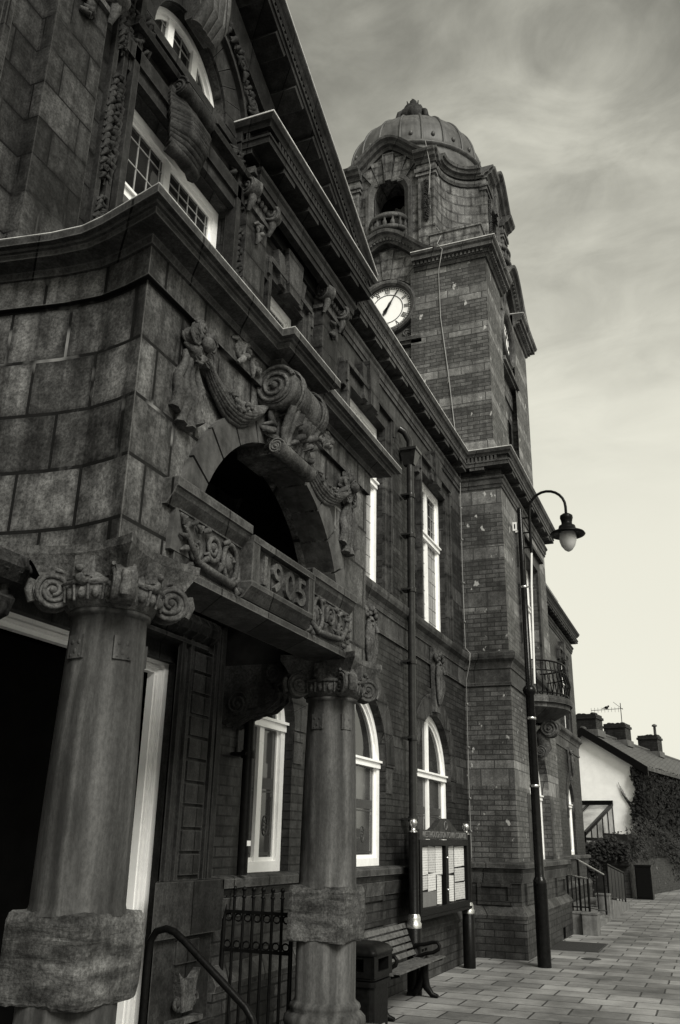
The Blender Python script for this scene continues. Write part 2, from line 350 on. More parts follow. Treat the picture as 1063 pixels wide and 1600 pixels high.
# ------------------------------------------------------------------ mesh helpers
def TX(X): return lambda u, v, w: (X + w, u, v)          # wall facing the street (+x): u = y
def TN(Y): return lambda u, v, w: (u, Y - w, v)          # wall facing the camera (-y): u = x
def TB(X): return lambda u, v, w: (X - w, u, v)          # wall facing away (-x)
def TF(Y): return lambda u, v, w: (u, Y + w, v)          # wall facing +y
PLAN = lambda u, v, w: (u, v, w)
ORIGIN = {}
class MB:
    def __init__(s): s.v = []; s.f = []; s.sm = []; s.cuts = []
    def cut(s):
        if s.f and (not s.cuts or s.cuts[-1] != (len(s.v), len(s.f))): s.cuts.append((len(s.v), len(s.f)))
    def add(s, vs, fs, smooth=False):
        o = len(s.v); s.v += [tuple(p) for p in vs]
        for f in fs: s.f.append(tuple(i + o for i in f)); s.sm.append(smooth)
    def box(s, x0, x1, y0, y1, z0, z1, T=PLAN):
        P = [T(x, y, z) for x in (x0, x1) for y in (y0, y1) for z in (z0, z1)]
        s.add(P, [(0, 1, 3, 2), (4, 6, 7, 5), (0, 4, 5, 1), (2, 3, 7, 6), (0, 2, 6, 4), (1, 5, 7, 3)])
    def hexa(s, P): s.add(P, [(0, 1, 3, 2), (4, 6, 7, 5), (0, 4, 5, 1), (2, 3, 7, 6), (0, 2, 6, 4), (1, 5, 7, 3)])
    def prism(s, poly, w0, w1, T=PLAN, smooth=False):
        n = len(poly)
        s.add([T(u, v, w0) for u, v in poly] + [T(u, v, w1) for u, v in poly],
              [tuple(range(n - 1, -1, -1)), tuple(range(n, 2 * n))])
        s.add([T(u, v, w0) for u, v in poly] + [T(u, v, w1) for u, v in poly],
              [(i, (i + 1) % n, n + (i + 1) % n, n + i) for i in range(n)], smooth)
    def sweep(s, path, prof, T=PLAN, closed=False, smooth=False):
        """path (u,v); profile closed polygon of (a = offset to the right of travel, b = out of plane)"""
        n = len(path); rings = []
        for i, p in enumerate(path):
            def nr(a, b):
                dx, dy = b[0] - a[0], b[1] - a[1]; L = math.hypot(dx, dy) or 1
                return (dy / L, -dx / L)
            if closed: n0 = nr(path[i - 1], p); n1 = nr(p, path[(i + 1) % n])
            else:
                n0 = nr(path[i - 1], p) if i > 0 else None; n1 = nr(p, path[i + 1]) if i < n - 1 else None
                n0 = n0 or n1; n1 = n1 or n0
            mx, my = n0[0] + n1[0], n0[1] + n1[1]; q = max(0.15, 1 + n0[0] * n1[0] + n0[1] * n1[1])
            mx, my = mx / q, my / q
            rings.append([T(p[0] + a * mx, p[1] + a * my, b) for a, b in prof])
        k = len(prof); vs = [p for r in rings for p in r]; fs = []
        for i in range(n if closed else n - 1):
            j = (i + 1) % n
            for a in range(k): b = (a + 1) % k; fs.append((i * k + a, i * k + b, j * k + b, j * k + a))
        s.add(vs, fs, smooth)
        if not closed: s.add(rings[0] + rings[-1], [tuple(range(k)), tuple(range(2 * k - 1, k - 1, -1))])
    def tube(s, pts, r, n=8, cap=True, smooth=True):
        pts = [Vector(p) for p in pts]; R = r if isinstance(r, (list, tuple)) else [r] * len(pts)
        vs = []; up = None
        for i, p in enumerate(pts):
            d = (pts[min(i + 1, len(pts) - 1)] - pts[max(i - 1, 0)]).normalized()
            if up is None: up = d.orthogonal().normalized()
            up = (up - d * up.dot(d))
            up = up.normalized() if up.length > 1e-6 else d.orthogonal().normalized()
            w = d.cross(up)
            for k in range(n):
                a = 2 * math.pi * k / n; vs.append(p + (up * math.cos(a) + w * math.sin(a)) * R[i])
        fs = [(i * n + k, i * n + (k + 1) % n, (i + 1) * n + (k + 1) % n, (i + 1) * n + k) for i in range(len(pts) - 1) for k in range(n)]
        s.add(vs, fs, smooth)
        if cap:
            m = len(pts); s.add(vs[:n] + vs[-n:], [tuple(range(n)), tuple(range(2 * n - 1, n - 1, -1))])
    def lathe(s, prof, c, n=24, smooth=True, a0=0, a1=2 * math.pi, jitter=0.0):
        full = abs(a1 - a0 - 2 * math.pi) < 1e-6; cnt = n if full else n + 1; vs = []
        for r, z in prof:
            for k in range(cnt):
                a = a0 + (a1 - a0) * k / n; q = r + (random.uniform(-jitter, jitter) if jitter else 0)
                vs.append((c[0] + q * math.cos(a), c[1] + q * math.sin(a), c[2] + z))
        fs = []
        for i in range(len(prof) - 1):
            for k in range(n):
                j = (k + 1) % cnt; fs.append((i * cnt + k, i * cnt + j, (i + 1) * cnt + j, (i + 1) * cnt + k))
        s.add(vs, fs, smooth)
    def ball(s, c, r, n=8, m=5, rot=None):
        r = (r, r, r) if isinstance(r, (int, float)) else r; vs = []
        for i in range(m + 1):
            t = math.pi * i / m
            for k in range(n):
                a = 2 * math.pi * k / n; p = Vector((r[0] * math.sin(t) * math.cos(a), r[1] * math.sin(t) * math.sin(a), r[2] * math.cos(t)))
                if rot: p = rot @ p
                vs.append(Vector(c) + p)
        s.add(vs, [(i * n + k, i * n + (k + 1) % n, (i + 1) * n + (k + 1) % n, (i + 1) * n + k) for i in range(m) for k in range(n)], True)
    def volute(s, c, e1, e2, R, t, turns=2.3, both=True, start=0.0, ridge=0.13):
        c, e1, e2 = Vector(c), Vector(e1).normalized(), Vector(e2).normalized(); nn = e1.cross(e2)
        n = 20; P = [c + (e1 * math.cos(2 * math.pi * k / n) + e2 * math.sin(2 * math.pi * k / n)) * R * 0.93 for k in range(n)]
        h = nn * t / 2
        vs = [p - h for p in P] + [p + h for p in P]
        s.add(vs, [(i, (i + 1) % n, n + (i + 1) % n, n + i) for i in range(n)], True)
        s.add(vs, [tuple(range(n)), tuple(range(2 * n - 1, n - 1, -1))])
        for sg in ((-1, 1) if both else (1,)):
            pts = []; N = int(18 * turns)
            for k in range(N + 1):
                a = start + 2 * math.pi * turns * k / N; rr = R * (1 - 0.8 * k / N)
                pts.append(c + h * sg + (e1 * math.cos(a) + e2 * math.sin(a)) * rr)
            s.tube(pts, R * ridge, 6); s.ball(c + h * sg, R * 0.2, 8, 5)
    def wall(s, T, u0, u1, v0, v1, ops=(), depth=0.2, seg=16):
        """flat wall with rectangular or arched openings and their reveals; op = (u0,u1,v0,v1,rise): head at v1, arch of given rise on top"""
        ed = sorted({u0, u1} | {o[0] for o in ops} | {o[1] for o in ops})
        for a, b in zip(ed[:-1], ed[1:]):
            st = sorted([o for o in ops if o[0] <= a + 1e-6 and o[1] >= b - 1e-6], key=lambda o: o[2]); z = v0; top = None
            for o in st:
                self_low = z
                if top is None: s.add([T(a, z, 0), T(b, z, 0), T(b, o[2], 0), T(a, o[2], 0)], [(0, 1, 2, 3)])
                else: s.archfill(T, top, o[2], seg, a, b)
                top = o; z = o[3]
            if top is None: s.add([T(a, z, 0), T(b, z, 0), T(b, v1, 0), T(a, v1, 0)], [(0, 1, 2, 3)])
            else: s.archfill(T, top, v1, seg, a, b)
        for o in ops:
            cv = s.archcurve(o, seg) if o[4] else [(o[0], o[3]), (o[1], o[3])]
            ring = [(o[1], o[2]), (o[0], o[2])] + cv
            n = len(ring)
            s.add([T(p[0], p[1], 0) for p in ring] + [T(p[0], p[1], -depth) for p in ring], [(i, (i + 1) % n, n + (i + 1) % n, n + i) for i in range(n)])
    def archcurve(s, o, seg):
        c = (o[0] + o[1]) / 2; a = (o[1] - o[0]) / 2
        return [(c - a * math.cos(math.pi * k / seg), o[3] + o[4] * math.sin(math.pi * k / seg)) for k in range(seg + 1)]
    def archfill(s, T, o, vtop, seg, a, b):
        if not o[4]:
            s.add([T(a, o[3], 0), T(b, o[3], 0), T(b, vtop, 0), T(a, vtop, 0)], [(0, 1, 2, 3)]); return
        c = (o[0] + o[1]) / 2; h = (o[1] - o[0]) / 2
        us = [a] + [p[0] for p in s.archcurve(o, seg) if a + 1e-5 < p[0] < b - 1e-5] + [b]
        z = lambda u: o[3] + o[4] * math.sqrt(max(0, 1 - ((u - c) / h) ** 2))
        for p, q in zip(us[:-1], us[1:]):
            s.add([T(p, z(p), 0), T(q, z(q), 0), T(q, vtop, 0), T(p, vtop, 0)], [(0, 1, 2, 3)])
    def text(s, txt, T, u, v, h, w0, w1, width=None, spacing=1.0, bold=0.0):
        cu = bpy.data.curves.new("lettering", 'FONT'); cu.body = txt; cu.extrude = 0.5; cu.resolution_u = 3; cu.space_character = spacing; cu.offset = bold
        ob = bpy.data.objects.new("lettering", cu); COL.objects.link(ob); bpy.context.view_layer.update()
        me = bpy.data.meshes.new_from_object(ob.evaluated_get(bpy.context.evaluated_depsgraph_get()))
        xs = [q.co.x for q in me.vertices]; ys = [q.co.y for q in me.vertices]
        sc = h / (max(ys) - min(ys)); sx = width / (max(xs) - min(xs)) if width else sc
        s.add([T(u + (q.co.x - min(xs)) * sx, v + (q.co.y - min(ys)) * sc, w0 + (q.co.z + 0.5) * (w1 - w0)) for q in me.vertices], [tuple(p.vertices) for p in me.polygons])
        bpy.data.objects.remove(ob); bpy.data.curves.remove(cu); bpy.data.meshes.remove(me)
    def rough(s, amt, scale):
        """break the machine smoothness of carved work"""
        nz3 = mathutils.noise.noise_vector
        s.v = [tuple(Vector(p) + nz3(Vector(p) * scale) * amt + nz3(Vector(p) * scale * 2.7 + Vector((9, 4, 2))) * amt * 0.5) for p in s.v]; return s
    def build(s, name, mat, parent=None, root=None):
        """links one object, or one per cut() piece; returns the first"""
        if s.cuts:
            s.cut(); first = None; v0 = f0 = 0
            for v1, f1 in s.cuts:
                q = MB(); q.v = s.v[v0:v1]; q.f = [tuple(i - v0 for i in f) for f in s.f[f0:f1]]; q.sm = s.sm[f0:f1]; v0, f0 = v1, f1
                o = q.build(name, mat, parent, root); first = first or o
            return first
        me = bpy.data.meshes.new(name)
        if parent is not None: o0 = ORIGIN[parent.name]
        else: o0 = root or (0, 0, 0)
        me.from_pydata([(p[0] - o0[0], p[1] - o0[1], p[2] - o0[2]) for p in s.v], [], s.f)
        me.polygons.foreach_set("use_smooth", s.sm); me.materials.append(mat); me.validate(); me.update()
        ob = bpy.data.objects.new(name, me); COL.objects.link(ob)
        if parent is not None: ob.parent = parent
        else: ob.location = o0
        ORIGIN[ob.name] = o0
        return ob
def tag(o, label=None, cat=None, group=None, kind=None):
    if label: o["label"] = label
    if cat: o["category"] = cat
    if group: o["group"] = group
    if kind: o["kind"] = kind
    return o
def thing(name, label, cat, loc, group=None):
    o = bpy.data.objects.new(name, None); COL.objects.link(o); o.location = loc; o.empty_display_size = 0.2
    ORIGIN[o.name] = tuple(loc); return tag(o, label, cat, group)

# carving helpers -----------------------------------------------------------
def scroll(mb, T, u, v, R, dirn=1, turns=1.7, r=0.022, w=0.02, a0=0.0):
    pts = []; N = int(16 * turns)
    for k in range(N + 1):
        a = a0 + dirn * 2 * math.pi * turns * k / N; q = R * (1 - 0.82 * k / N)
        pts.append(T(u + q * math.cos(a), v + q * math.sin(a), w))
    mb.tube(pts, [r * (1 - 0.4 * k / N) for k in range(N + 1)], 6); mb.ball(pts[-1], r * 1.5, 8, 5)
def foliage(mb, T, u0, u1, v0, v1, n, size, w=0.02, rnd=None):
    rnd = rnd or random
    for _ in range(n):
        u, v = rnd.uniform(u0, u1), rnd.uniform(v0, v1); q = size * rnd.uniform(0.6, 1.3)
        a = rnd.uniform(0, math.pi); L = q * rnd.uniform(1.5, 2.6)
        mb.tube([T(u - L * math.cos(a) * 0.5, v - L * math.sin(a) * 0.5, w * 0.3), T(u, v, w * rnd.uniform(0.9, 1.7)), T(u + L * math.cos(a) * 0.5, v + L * math.sin(a) * 0.5, w * 0.3)], [q * 0.25, q * 0.55, q * 0.2], 6)
def drop(mb, T, u, v0, v1, width, rnd):
    """a hanging spray of carved leaves, scrolls and a few fruits"""
    n = int((v1 - v0) / (width * 0.38)) + 1
    for k in range(n):
        a = k / max(1, n - 1); v = v1 - (v1 - v0) * a; ww = width * (0.5 + 0.5 * math.sin(math.pi * (0.15 + 0.75 * a)))
        for sg in (-1, 1):
            mb.tube([T(u, v + ww * 0.3, 0.02), T(u + sg * ww * 0.34, v + rnd.uniform(-.01, .02), 0.035 + rnd.uniform(0, .02)), T(u + sg * ww * 0.52, v - ww * 0.38, 0.02)], [ww * 0.10, ww * 0.17, ww * 0.04], 6)
        if k % 3 == 0:
            for _ in range(3): mb.ball(T(u + rnd.uniform(-.2, .2) * ww, v + rnd.uniform(-.2, .2) * ww, 0.05), ww * 0.16, 7, 5)
        elif k % 3 == 1: scroll(mb, T, u + rnd.choice((-1, 1)) * ww * 0.2, v, ww * 0.24, rnd.choice((-1, 1)), 1.4, ww * 0.07, 0.045, rnd.uniform(0, 6))
        foliage(mb, T, u - ww * 0.3, u + ww * 0.3, v - ww * 0.2, v + ww * 0.2, 2, ww * 0.3, 0.035, rnd)
    mb.tube([T(u, v1 + width * 0.3, 0.02), T(u, v0 - width * 0.4, 0.02)], [0.02, 0.008], 5)
def swag(mb, T, p, q, sag, folds=5, w=0.05, thick=0.035):
    for k in range(folds):
        t = k / (folds - 1); pts = []; rr = []
        for i in range(15):
            a = i / 14; u = p[0] + (q[0] - p[0]) * a; v = p[1] + (q[1] - p[1]) * a - 4 * a * (1 - a) * sag * (0.5 + 0.7 * t)
            pts.append(T(u, v, w * (0.7 + 0.9 * math.sin(math.pi * t)))); rr.append(thick * (0.5 + 0.55 * math.sin(math.pi * a)))
        mb.tube(pts, rr, 7)
    for i in range(13):
        a = random.uniform(0.3, 0.7); u = p[0] + (q[0] - p[0]) * a; v = p[1] + (q[1] - p[1]) * a - 4 * a * (1 - a) * sag * random.uniform(0.6, 0.9)
        mb.ball(T(u, v, w * 2.0), thick * random.uniform(0.6, 0.95), 7, 5)
def drapery(mb, T, u, v1, v0, width, w=0.03):
    """a falling end of carved cloth with zig-zag folds"""
    for k in range(4):
        uu = u + (k - 1.5) * width / 4; pts = []; rr = []
        for i in range(10):
            a = i / 9; pts.append(T(uu + 0.014 * math.sin(a * 9 + k * 1.3) + (k - 1.5) * 0.03 * a, v1 + (v0 + 0.07 * abs(k - 1.5) - v1) * a, w * (1 + 0.35 * math.sin(a * 11 + k)))); rr.append(width * (0.10 + 0.12 * a))
        mb.tube(pts, rr, 7)
def maskstone(mb, T, u, v0, v1, w):
    """bearded head keystone with side scrolls"""
    H = v1 - v0
    mb.prism([(u - w * 0.62, v0), (u + w * 0.62, v0), (u + w, v1), (u - w, v1)], -0.01, 0.05, T)
    mb.ball(T(u, v0 + H * 0.62, 0.07), (0.07, w * 0.62, H * 0.2), 10, 8)
    mb.tube([T(u, v0 + H * 0.72, 0.13), T(u, v0 + H * 0.58, 0.165)], [0.012, 0.026], 6)
    for sg in (-1, 1):
        mb.ball(T(u + sg * w * 0.28, v0 + H * 0.68, 0.125), 0.02, 6, 4)
        mb.ball(T(u + sg * w * 0.3, v0 + H * 0.74, 0.125), (0.015, 0.04, 0.014), 6, 4)
        scroll(mb, T, u + sg * w * 0.85, v0 + H * 0.85, w * 0.34, sg, 1.5, 0.026, 0.08)
        for k in range(4): mb.tube([T(u + sg * w * 0.55, v0 + H * (0.7 - 0.08 * k), 0.09), T(u + sg * w * (0.8 - .1 * k), v0 + H * (0.52 - 0.09 * k), 0.085), T(u + sg * w * (0.5 - .1 * k), v0 + H * (0.4 - 0.09 * k), 0.07)], [0.03, 0.028, 0.012], 6)
    for k in range(5):
        uu = u + (k - 2) * w * 0.2; mb.tube([T(uu, v0 + H * 0.5, 0.12), T(uu * 1.0, v0 + H * 0.34, 0.115), T(u + (uu - u) * 0.4, v0 + H * 0.12, 0.07)], [0.026, 0.03, 0.01], 6)
    for k in range(5):
        a = math.pi * (k + 0.5) / 5; mb.ball(T(u + w * 0.55 * math.cos(a), v0 + H * (0.78 + 0.13 * math.sin(a)), 0.1), 0.035, 7, 5)

def dentils(mb, path, off, z0, z1, size, gap, depth):
    for a, b in zip(path[:-1], path[1:]):
        dx, dy = b[0] - a[0], b[1] - a[1]; L = math.hypot(dx, dy)
        if L < 0.05: continue
        ux, uy = dx / L, dy / L; nx, ny = uy, -ux
        n = max(1, int((L + 2 * off * 0.0) / (size + gap)))
        st = L / n
        for i in range(n):
            t0 = i * st + (st - size) / 2; t1 = t0 + size
            P = [(a[0] + ux * t + nx * d, a[1] + uy * t + ny * d, z) for t in (t0, t1) for d in (off, off + depth) for z in (z0, z1)]
            mb.hexa(P)

# ================================================================== SETTING
g = MB(); g.box(-300, 300, -200, 600, -0.4, -0.012)
tag(g.build("ground", M['asphalt']), kind="structure")
g = MB(); g.add([(-6, -12, 0), (40, -12, 0), (40, 160, 0), (-6, 160, 0)], [(0, 1, 2, 3)])
tag(g.build("pavement", M['pave']), kind="structure")

# ================================================================== TOWN HALL
hall = thing("town_hall", "dark stone and brick town hall with arched entrance porch, gable and domed clock tower", "town hall", (0, 9, 0))
YC = 5.2
RND = random.Random(3)

# ---- windows
def window(T, o, depth, mullions=1, transom=None, glass='glass', lead=False, etched=False, fw=0.085, name="window", top_glass=None):
    """white painted timber frame with panes; o = opening tuple"""
    u0, u1, v0, v1, rise = o; fr = MB(); gl = MB(); w0, w1 = -depth - 0.03, -depth + 0.045
    seg = 18
    outer = [(u0, v0)] + (fr.archcurve(o, seg) if rise else [(u0, v1), (u1, v1)]) + [(u1, v0)]
    c = (u0 + u1) / 2; k = 1 - fw / ((u1 - u0) / 2)
    def inn(p):
        if rise and p[1] > v1: return (c + (p[0] - c) * k, v1 + (p[1] - v1) * (1 - fw / rise))
        return (c + (p[0] - c) * k, p[1] + (fw if p[1] == v0 else (-fw if not rise else 0)))
    inner = [inn(p) for p in outer]; n = len(outer)
    for i in range(n):
        j = (i + 1) % n
        fr.hexa([T(q[0], q[1], w) for q in (outer[i], outer[j]) for w in (w0, w1) ][0:2] + [T(inner[i][0], inner[i][1], w) for w in (w0, w1)] + [T(outer[j][0], outer[j][1], w) for w in (w0, w1)] + [T(inner[j][0], inner[j][1], w) for w in (w0, w1)])
    # inner bead, set back
    for i in range(n):
        j = (i + 1) % n; k2 = 0.035
        def ib(p): return (c + (p[0] - c) * (1 - k2 / ((u1 - u0) / 2)), (p[1] + k2 if p[1] < v0 + fw + 0.01 else p[1] - (k2 if (p[1] > v1 - fw - 0.01) else 0)))
        a, b = ib(inner[i]), ib(inner[j])
        fr.hexa([T(*inner[i], w0), T(*inner[i], w1 - 0.03), T(*a, w0), T(*a, w1 - 0.03), T(*inner[j], w0), T(*inner[j], w1 - 0.03), T(*b, w0), T(*b, w1 - 0.03)])
    for i in range(mullions):
        m = u0 + (u1 - u0) * (i + 1) / (mullions + 1); top = v1 + (rise * math.sqrt(max(0, 1 - ((m - c) / ((u1 - u0) / 2)) ** 2)) if rise else 0)
        fr.box(m - 0.045, m + 0.045, v0 + fw * 0.5, top - fw * 0.5, w0 + 0.006, w1 - 0.012, T)
    for tz in ([] if transom is None else (transom if isinstance(transom, (list, tuple)) else [transom])):
        fr.box(u0 + 0.01, u1 - 0.01, tz - 0.035, tz + 0.03, w0, w1 + 0.02, T); fr.box(u0 + 0.004, u1 - 0.004, tz + 0.03, tz + 0.055, w0, w1 + 0.045, T)
    f = fr.build(name, M['white'], hall)
    pp = [(p[0] * 0.999 + c * 0.001, p[1]) for p in outer]
    if top_glass and transom is not None:
        tz = transom if isinstance(transom, (int, float)) else transom[-1]
        gl.box(u0 + 0.01, u1 - 0.01, v0 + 0.01, tz, -depth - 0.012, -depth, T)
        g2 = MB(); cv = ([(u0, tz)] + [p for p in outer if p[1] > tz] + [(u1, tz)])
        g2.prism(cv, -depth - 0.012, -depth, T); g2.build("pane", M[top_glass], f)
    else: gl.prism(pp, -depth - 0.012, -depth, T)
    gl.build("pane", M[glass], f)
    if lead:
        ld = MB(); nu = max(2, int((u1 - u0) / 0.15)); nv = max(2, int((v1 + rise - v0) / 0.22))
        for i in range(1, nu):
            u = u0 + (u1 - u0) * i / nu; tp = v1 + (rise * math.sqrt(max(0, 1 - ((u - c) / ((u1 - u0) / 2)) ** 2)) if rise else 0)
            ld.box(u - 0.005, u + 0.005, v0, tp, -depth, -depth + 0.006, T)
        for i in range(1, nv):
            v = v0 + (v1 + rise - v0) * i / nv; hw = (u1 - u0) / 2
            if rise and v > v1: hw *= math.sqrt(max(0, 1 - ((v - v1) / rise) ** 2))
            ld.box(c - hw, c + hw, v - 0.005, v + 0.005, -depth, -depth + 0.007, T)
        ld.build("lead_grid", M['lead'], f)
    if etched:
        e = MB(); zt = v0 + (v1 - v0) * 0.56
        for (a, b) in ((u0 + fw + 0.05, c - 0.07), (c + 0.07, u1 - fw - 0.05)):
            if b - a < 0.1: continue
            e.box(a, b, zt, zt + 0.10, -depth, -depth + 0.004, T)
            e.box(a, b, zt - 0.03, zt - 0.015, -depth, -depth + 0.004, T)
            e.box(a + 0.02, b - 0.02, v0 + fw + 0.05, v0 + fw + 0.075, -depth, -depth + 0.004, T)
            for uu in (a + 0.02, b - 0.032): e.box(uu, uu + 0.012, v0 + fw + 0.05, zt - 0.06, -depth, -depth + 0.004, T)
            m = (a + b) / 2; vm = v0 + (zt - v0) * 0.55
            for q in range(14):
                t0, t1 = 2 * math.pi * q / 14, 2 * math.pi * (q + 1) / 14
                e.tube([T(m + 0.05 * math.cos(t0), vm + 0.085 * math.sin(t0), -depth + 0.003), T(m + 0.05 * math.cos(t1), vm + 0.085 * math.sin(t1), -depth + 0.003)], 0.006, 5)
            for q in range(6): e.ball(T(m + 0.022 * math.cos(q), vm + 0.04 * math.sin(q * 1.0), -depth + 0.002), (0.004, 0.014, 0.014), 6, 4)
        e.build("etched_border", M['etch'], f)
    return f

# ---- wing and gable walls (x = 0)
G_OPS = [(7.02, 7.95, 1.36, 2.62, 0.50), (8.95, 10.68, 1.36, 2.48, 0.87), (11.93, 13.70, 1.36, 2.50, 0.89)]
U_OPS = [(9.18, 10.52, 4.66, 7.02, 0.0), (12.26, 13.60, 4.66, 7.08, 0.0)]
FAR_OPS = [(24.4, 25.6, 1.36, 2.55, 0.62), (24.4, 25.6, 4.66, 6.75, 0.0)]
P_OPS = [(6.92, 7.72, 4.9, 7.12, 0.0), (2.2, 2.98, 4.9, 7.12, 0.0)]
wl = MB()
wl.wall(TX(0.0), 8.62, 14.9, 1.2, 8.15, G_OPS[1:] + U_OPS, 0.17)
wl.wall(TX(0.0), 6.46, 8.62, 1.2, 4.3, G_OPS[:1], 0.17)
wl.build("wing_wall", M['brick'], hall)
wl = MB(); wl.wall(TX(0.0), 19.0, 28.6, 1.2, 7.75, [(26.3 - 0.55, 26.3 + 0.55, 1.36, 2.6, 0.62), (26.3 - 0.55, 26.3 + 0.55, 4.66, 6.7, 0.0), (22.2, 23.4, 0.4, 2.6, 0.6), (22.2, 23.4, 4.66, 6.7, 0)], 0.17)
wl.wall(TF(28.6), -9, 0, 0.0, 7.75)
wl.build("library_wall", M['brick'], hall)
# gable pavilion wall in ashlar
gw = MB()
bay = [(4.33, 6.05, 4.95, 7.32, 0.0)]
gw.wall(TX(0.0), 1.75, 8.62, 4.3, 7.62, P_OPS + bay, 0.20)
lun = (YC - 0.62, YC + 0.62, 8.12, 8.18, 0.62)
def rake_z(y): return 10.42 - abs(y - YC) * 0.515
gw.wall(TX(0.0), 4.0, 6.4, 7.62, 8.95, [lun], 0.20)
for (a, b) in ((1.4, 4.0), (6.4, 9.0)): gw.add([(0, a, 7.62), (0, b, 7.62), (0, b, min(8.95, rake_z(b))), (0, a, min(8.95, rake_z(a)))], [(0, 1, 2, 3)])
gw.prism([(4.0, 8.95), (6.4, 8.95), (8.4, rake_z(8.4) - 0.2), (YC, rake_z(YC) - 0.1), (2.0, rake_z(2.0) - 0.2)], -0.1, 0.0, TX(-0.001))
gw.add([(0, 8.62, 0), (-8, 8.62, 0), (-8, 8.62, 8.2), (0, 8.62, 8.2)], [(0, 1, 2, 3)])
gw.wall(TX(0.0), -6.0, 1.75, 1.2, 8.2)
gw.build("gable_wall", M['ashlar'], hall)
# porch back wall with the door opening, x = -0.05
pw = MB(); DO = (3.7, 5.86, 0.05, 2.90, 0.0)
pw.wall(TX(-0.05), 3.2, 6.46, 0.0, 4.3, [DO], 0.16); pw.wall(TX(-0.001), -6.0, 3.2, 0.0, 1.2)
pw.build("doorway_wall", M['trim_dark'], hall)
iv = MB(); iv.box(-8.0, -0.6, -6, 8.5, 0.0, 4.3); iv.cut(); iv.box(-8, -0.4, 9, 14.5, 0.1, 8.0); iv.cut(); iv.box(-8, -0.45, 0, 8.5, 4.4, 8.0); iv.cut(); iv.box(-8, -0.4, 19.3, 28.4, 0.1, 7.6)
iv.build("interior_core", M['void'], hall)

# windows of wing, gable and library
for i, o in enumerate(G_OPS): window(TX(0), o, 0.13, 1, o[3] + 0.02, 'glass_mid', etched=True, top_glass='glass')
for o in U_OPS: window(TX(0), o, 0.13, 1, 6.15, 'glass_pale', lead=True, top_glass='glass')
for o in P_OPS: window(TX(0), o, 0.15, 0, 6.15, 'glass', lead=True)
window(TX(0), bay[0], 0.16, 1, 6.46, 'glass', lead=True)
# lunette: semicircular light with two mullions
window(TX(0), lun, 0.14, 2, None, 'glass', lead=True, fw=0.06)
for o in ((25.75, 26.85, 1.36, 2.6, 0.62), (25.75, 26.85, 4.66, 6.7, 0.0), (22.2, 23.4, 4.66, 6.7, 0)): window(TX(0), o, 0.12, 1, 2.62 if o[4] else 6.0, 'glass', top_glass=None)

# stone dressings round upper windows
dr = MB()
for (u0, u1, v0, v1, r) in U_OPS + [P_OPS[0], P_OPS[1]] + [(25.75, 26.85, 4.66, 6.7, 0.0), (22.2, 23.4, 4.66, 6.7, 0)]:
    b = 0.19 if u1 - u0 > 1 else 0.12
    for (a, c) in ((u0 - b, u0 - 0.001), (u1 + 0.001, u1 + b)):
        dr.box(a, c, v0 - 0.0, v1 + b, -0.1, 0.045, TX(0)); dr.box(a - 0.004 if a < u0 - 0.05 else c - 0.05, (a + 0.05) if a < u0 - 0.05 else c + 0.004, v0 + 0.003, v1 + b - 0.003, 0.0, 0.085, TX(0))
    if dr.f: pass
    dr.box(u0 - 0.001, u1 + 0.001, v1 + 0.001, v1 + b, -0.1, 0.045, TX(0)); dr.box(u0 - b, u1 + b, v1 + b, v1 + b + 0.06, -0.02, 0.10, TX(0))
    for sg in (-1, 1):      # ears
        uu = u0 - b if sg < 0 else u1 + b
        dr.box(min(uu, uu + sg * 0.09), max(uu, uu + sg * 0.09), v1 - 0.12, v1 + b + 0.06, -0.02, 0.07, TX(0))
        dr.box(min(uu, uu + sg * 0.05), max(uu, uu + sg * 0.05), v1 - 0.05, v1 + b + 0.03, 0.07, 0.1, TX(0))
    c = (u0 + u1) / 2; h = 7.62 if v1 > 6.9 else 7.2
    dr.prism([(c - 0.13, v1 - 0.02), (c + 0.13, v1 - 0.02), (c + 0.19, h), (c - 0.19, h)], -0.02, 0.13, TX(0))
    for sg in (-1, 1): dr.prism([(c + sg * 0.15, v1 + 0.01), (c + sg * 0.27, v1 + 0.01), (c + sg * 0.36, h - 0.12), (c + sg * 0.21, h - 0.12)], -0.02, 0.09, TX(0))
    dr.cut()
dr.build("window_surround", M['jamb'], hall)
# arched ground windows: voussoir rings
ar = MB()
for (u0, u1, v0, v1, r) in G_OPS + [(25.75, 26.85, 1.36, 2.6, 0.62)]:
    c = (u0 + u1) / 2; a = (u1 - u0) / 2; n = 9; t = 0.30
    for k in range(n):
        A0, A1 = math.pi * k / n, math.pi * (k + 1) / n - 0.012
        pts = []
        for q in range(4): A = A0 + (A1 - A0) * q / 3; pts.append((c - a * math.cos(A), v1 + r * math.sin(A)))
        for q in range(3, -1, -1): A = A0 + (A1 - A0) * q / 3; pts.append((c - (a + t) * math.cos(A), v1 + (r + t * (1.25 if k == 4 else 1)) * math.sin(A)))
        ar.prism(pts, -0.08, 0.02, TX(0))
    for (p, q) in ((u0 - 0.2, u0 - 0.001), (u1 + 0.001, u1 + 0.2)): ar.box(p, q, v1 - 0.30, v1 - 0.01, -0.08, 0.018, TX(0))
    ar.cut()
ar.build("arch_voussoirs", M['jamb'], hall)
mk = MB()
for c in (9.82, 12.80): maskstone(mk, TX(0.03), c, 3.42, 4.36, 0.20); mk.cut()
mk.rough(0.006, 20).build("mask_keystone", M['carve'], hall)
mk = MB(); maskstone(mk, TX(0.03), 26.3, 3.3, 4.2, 0.18); mk.build("mask_keystone", M['carve'], hall)

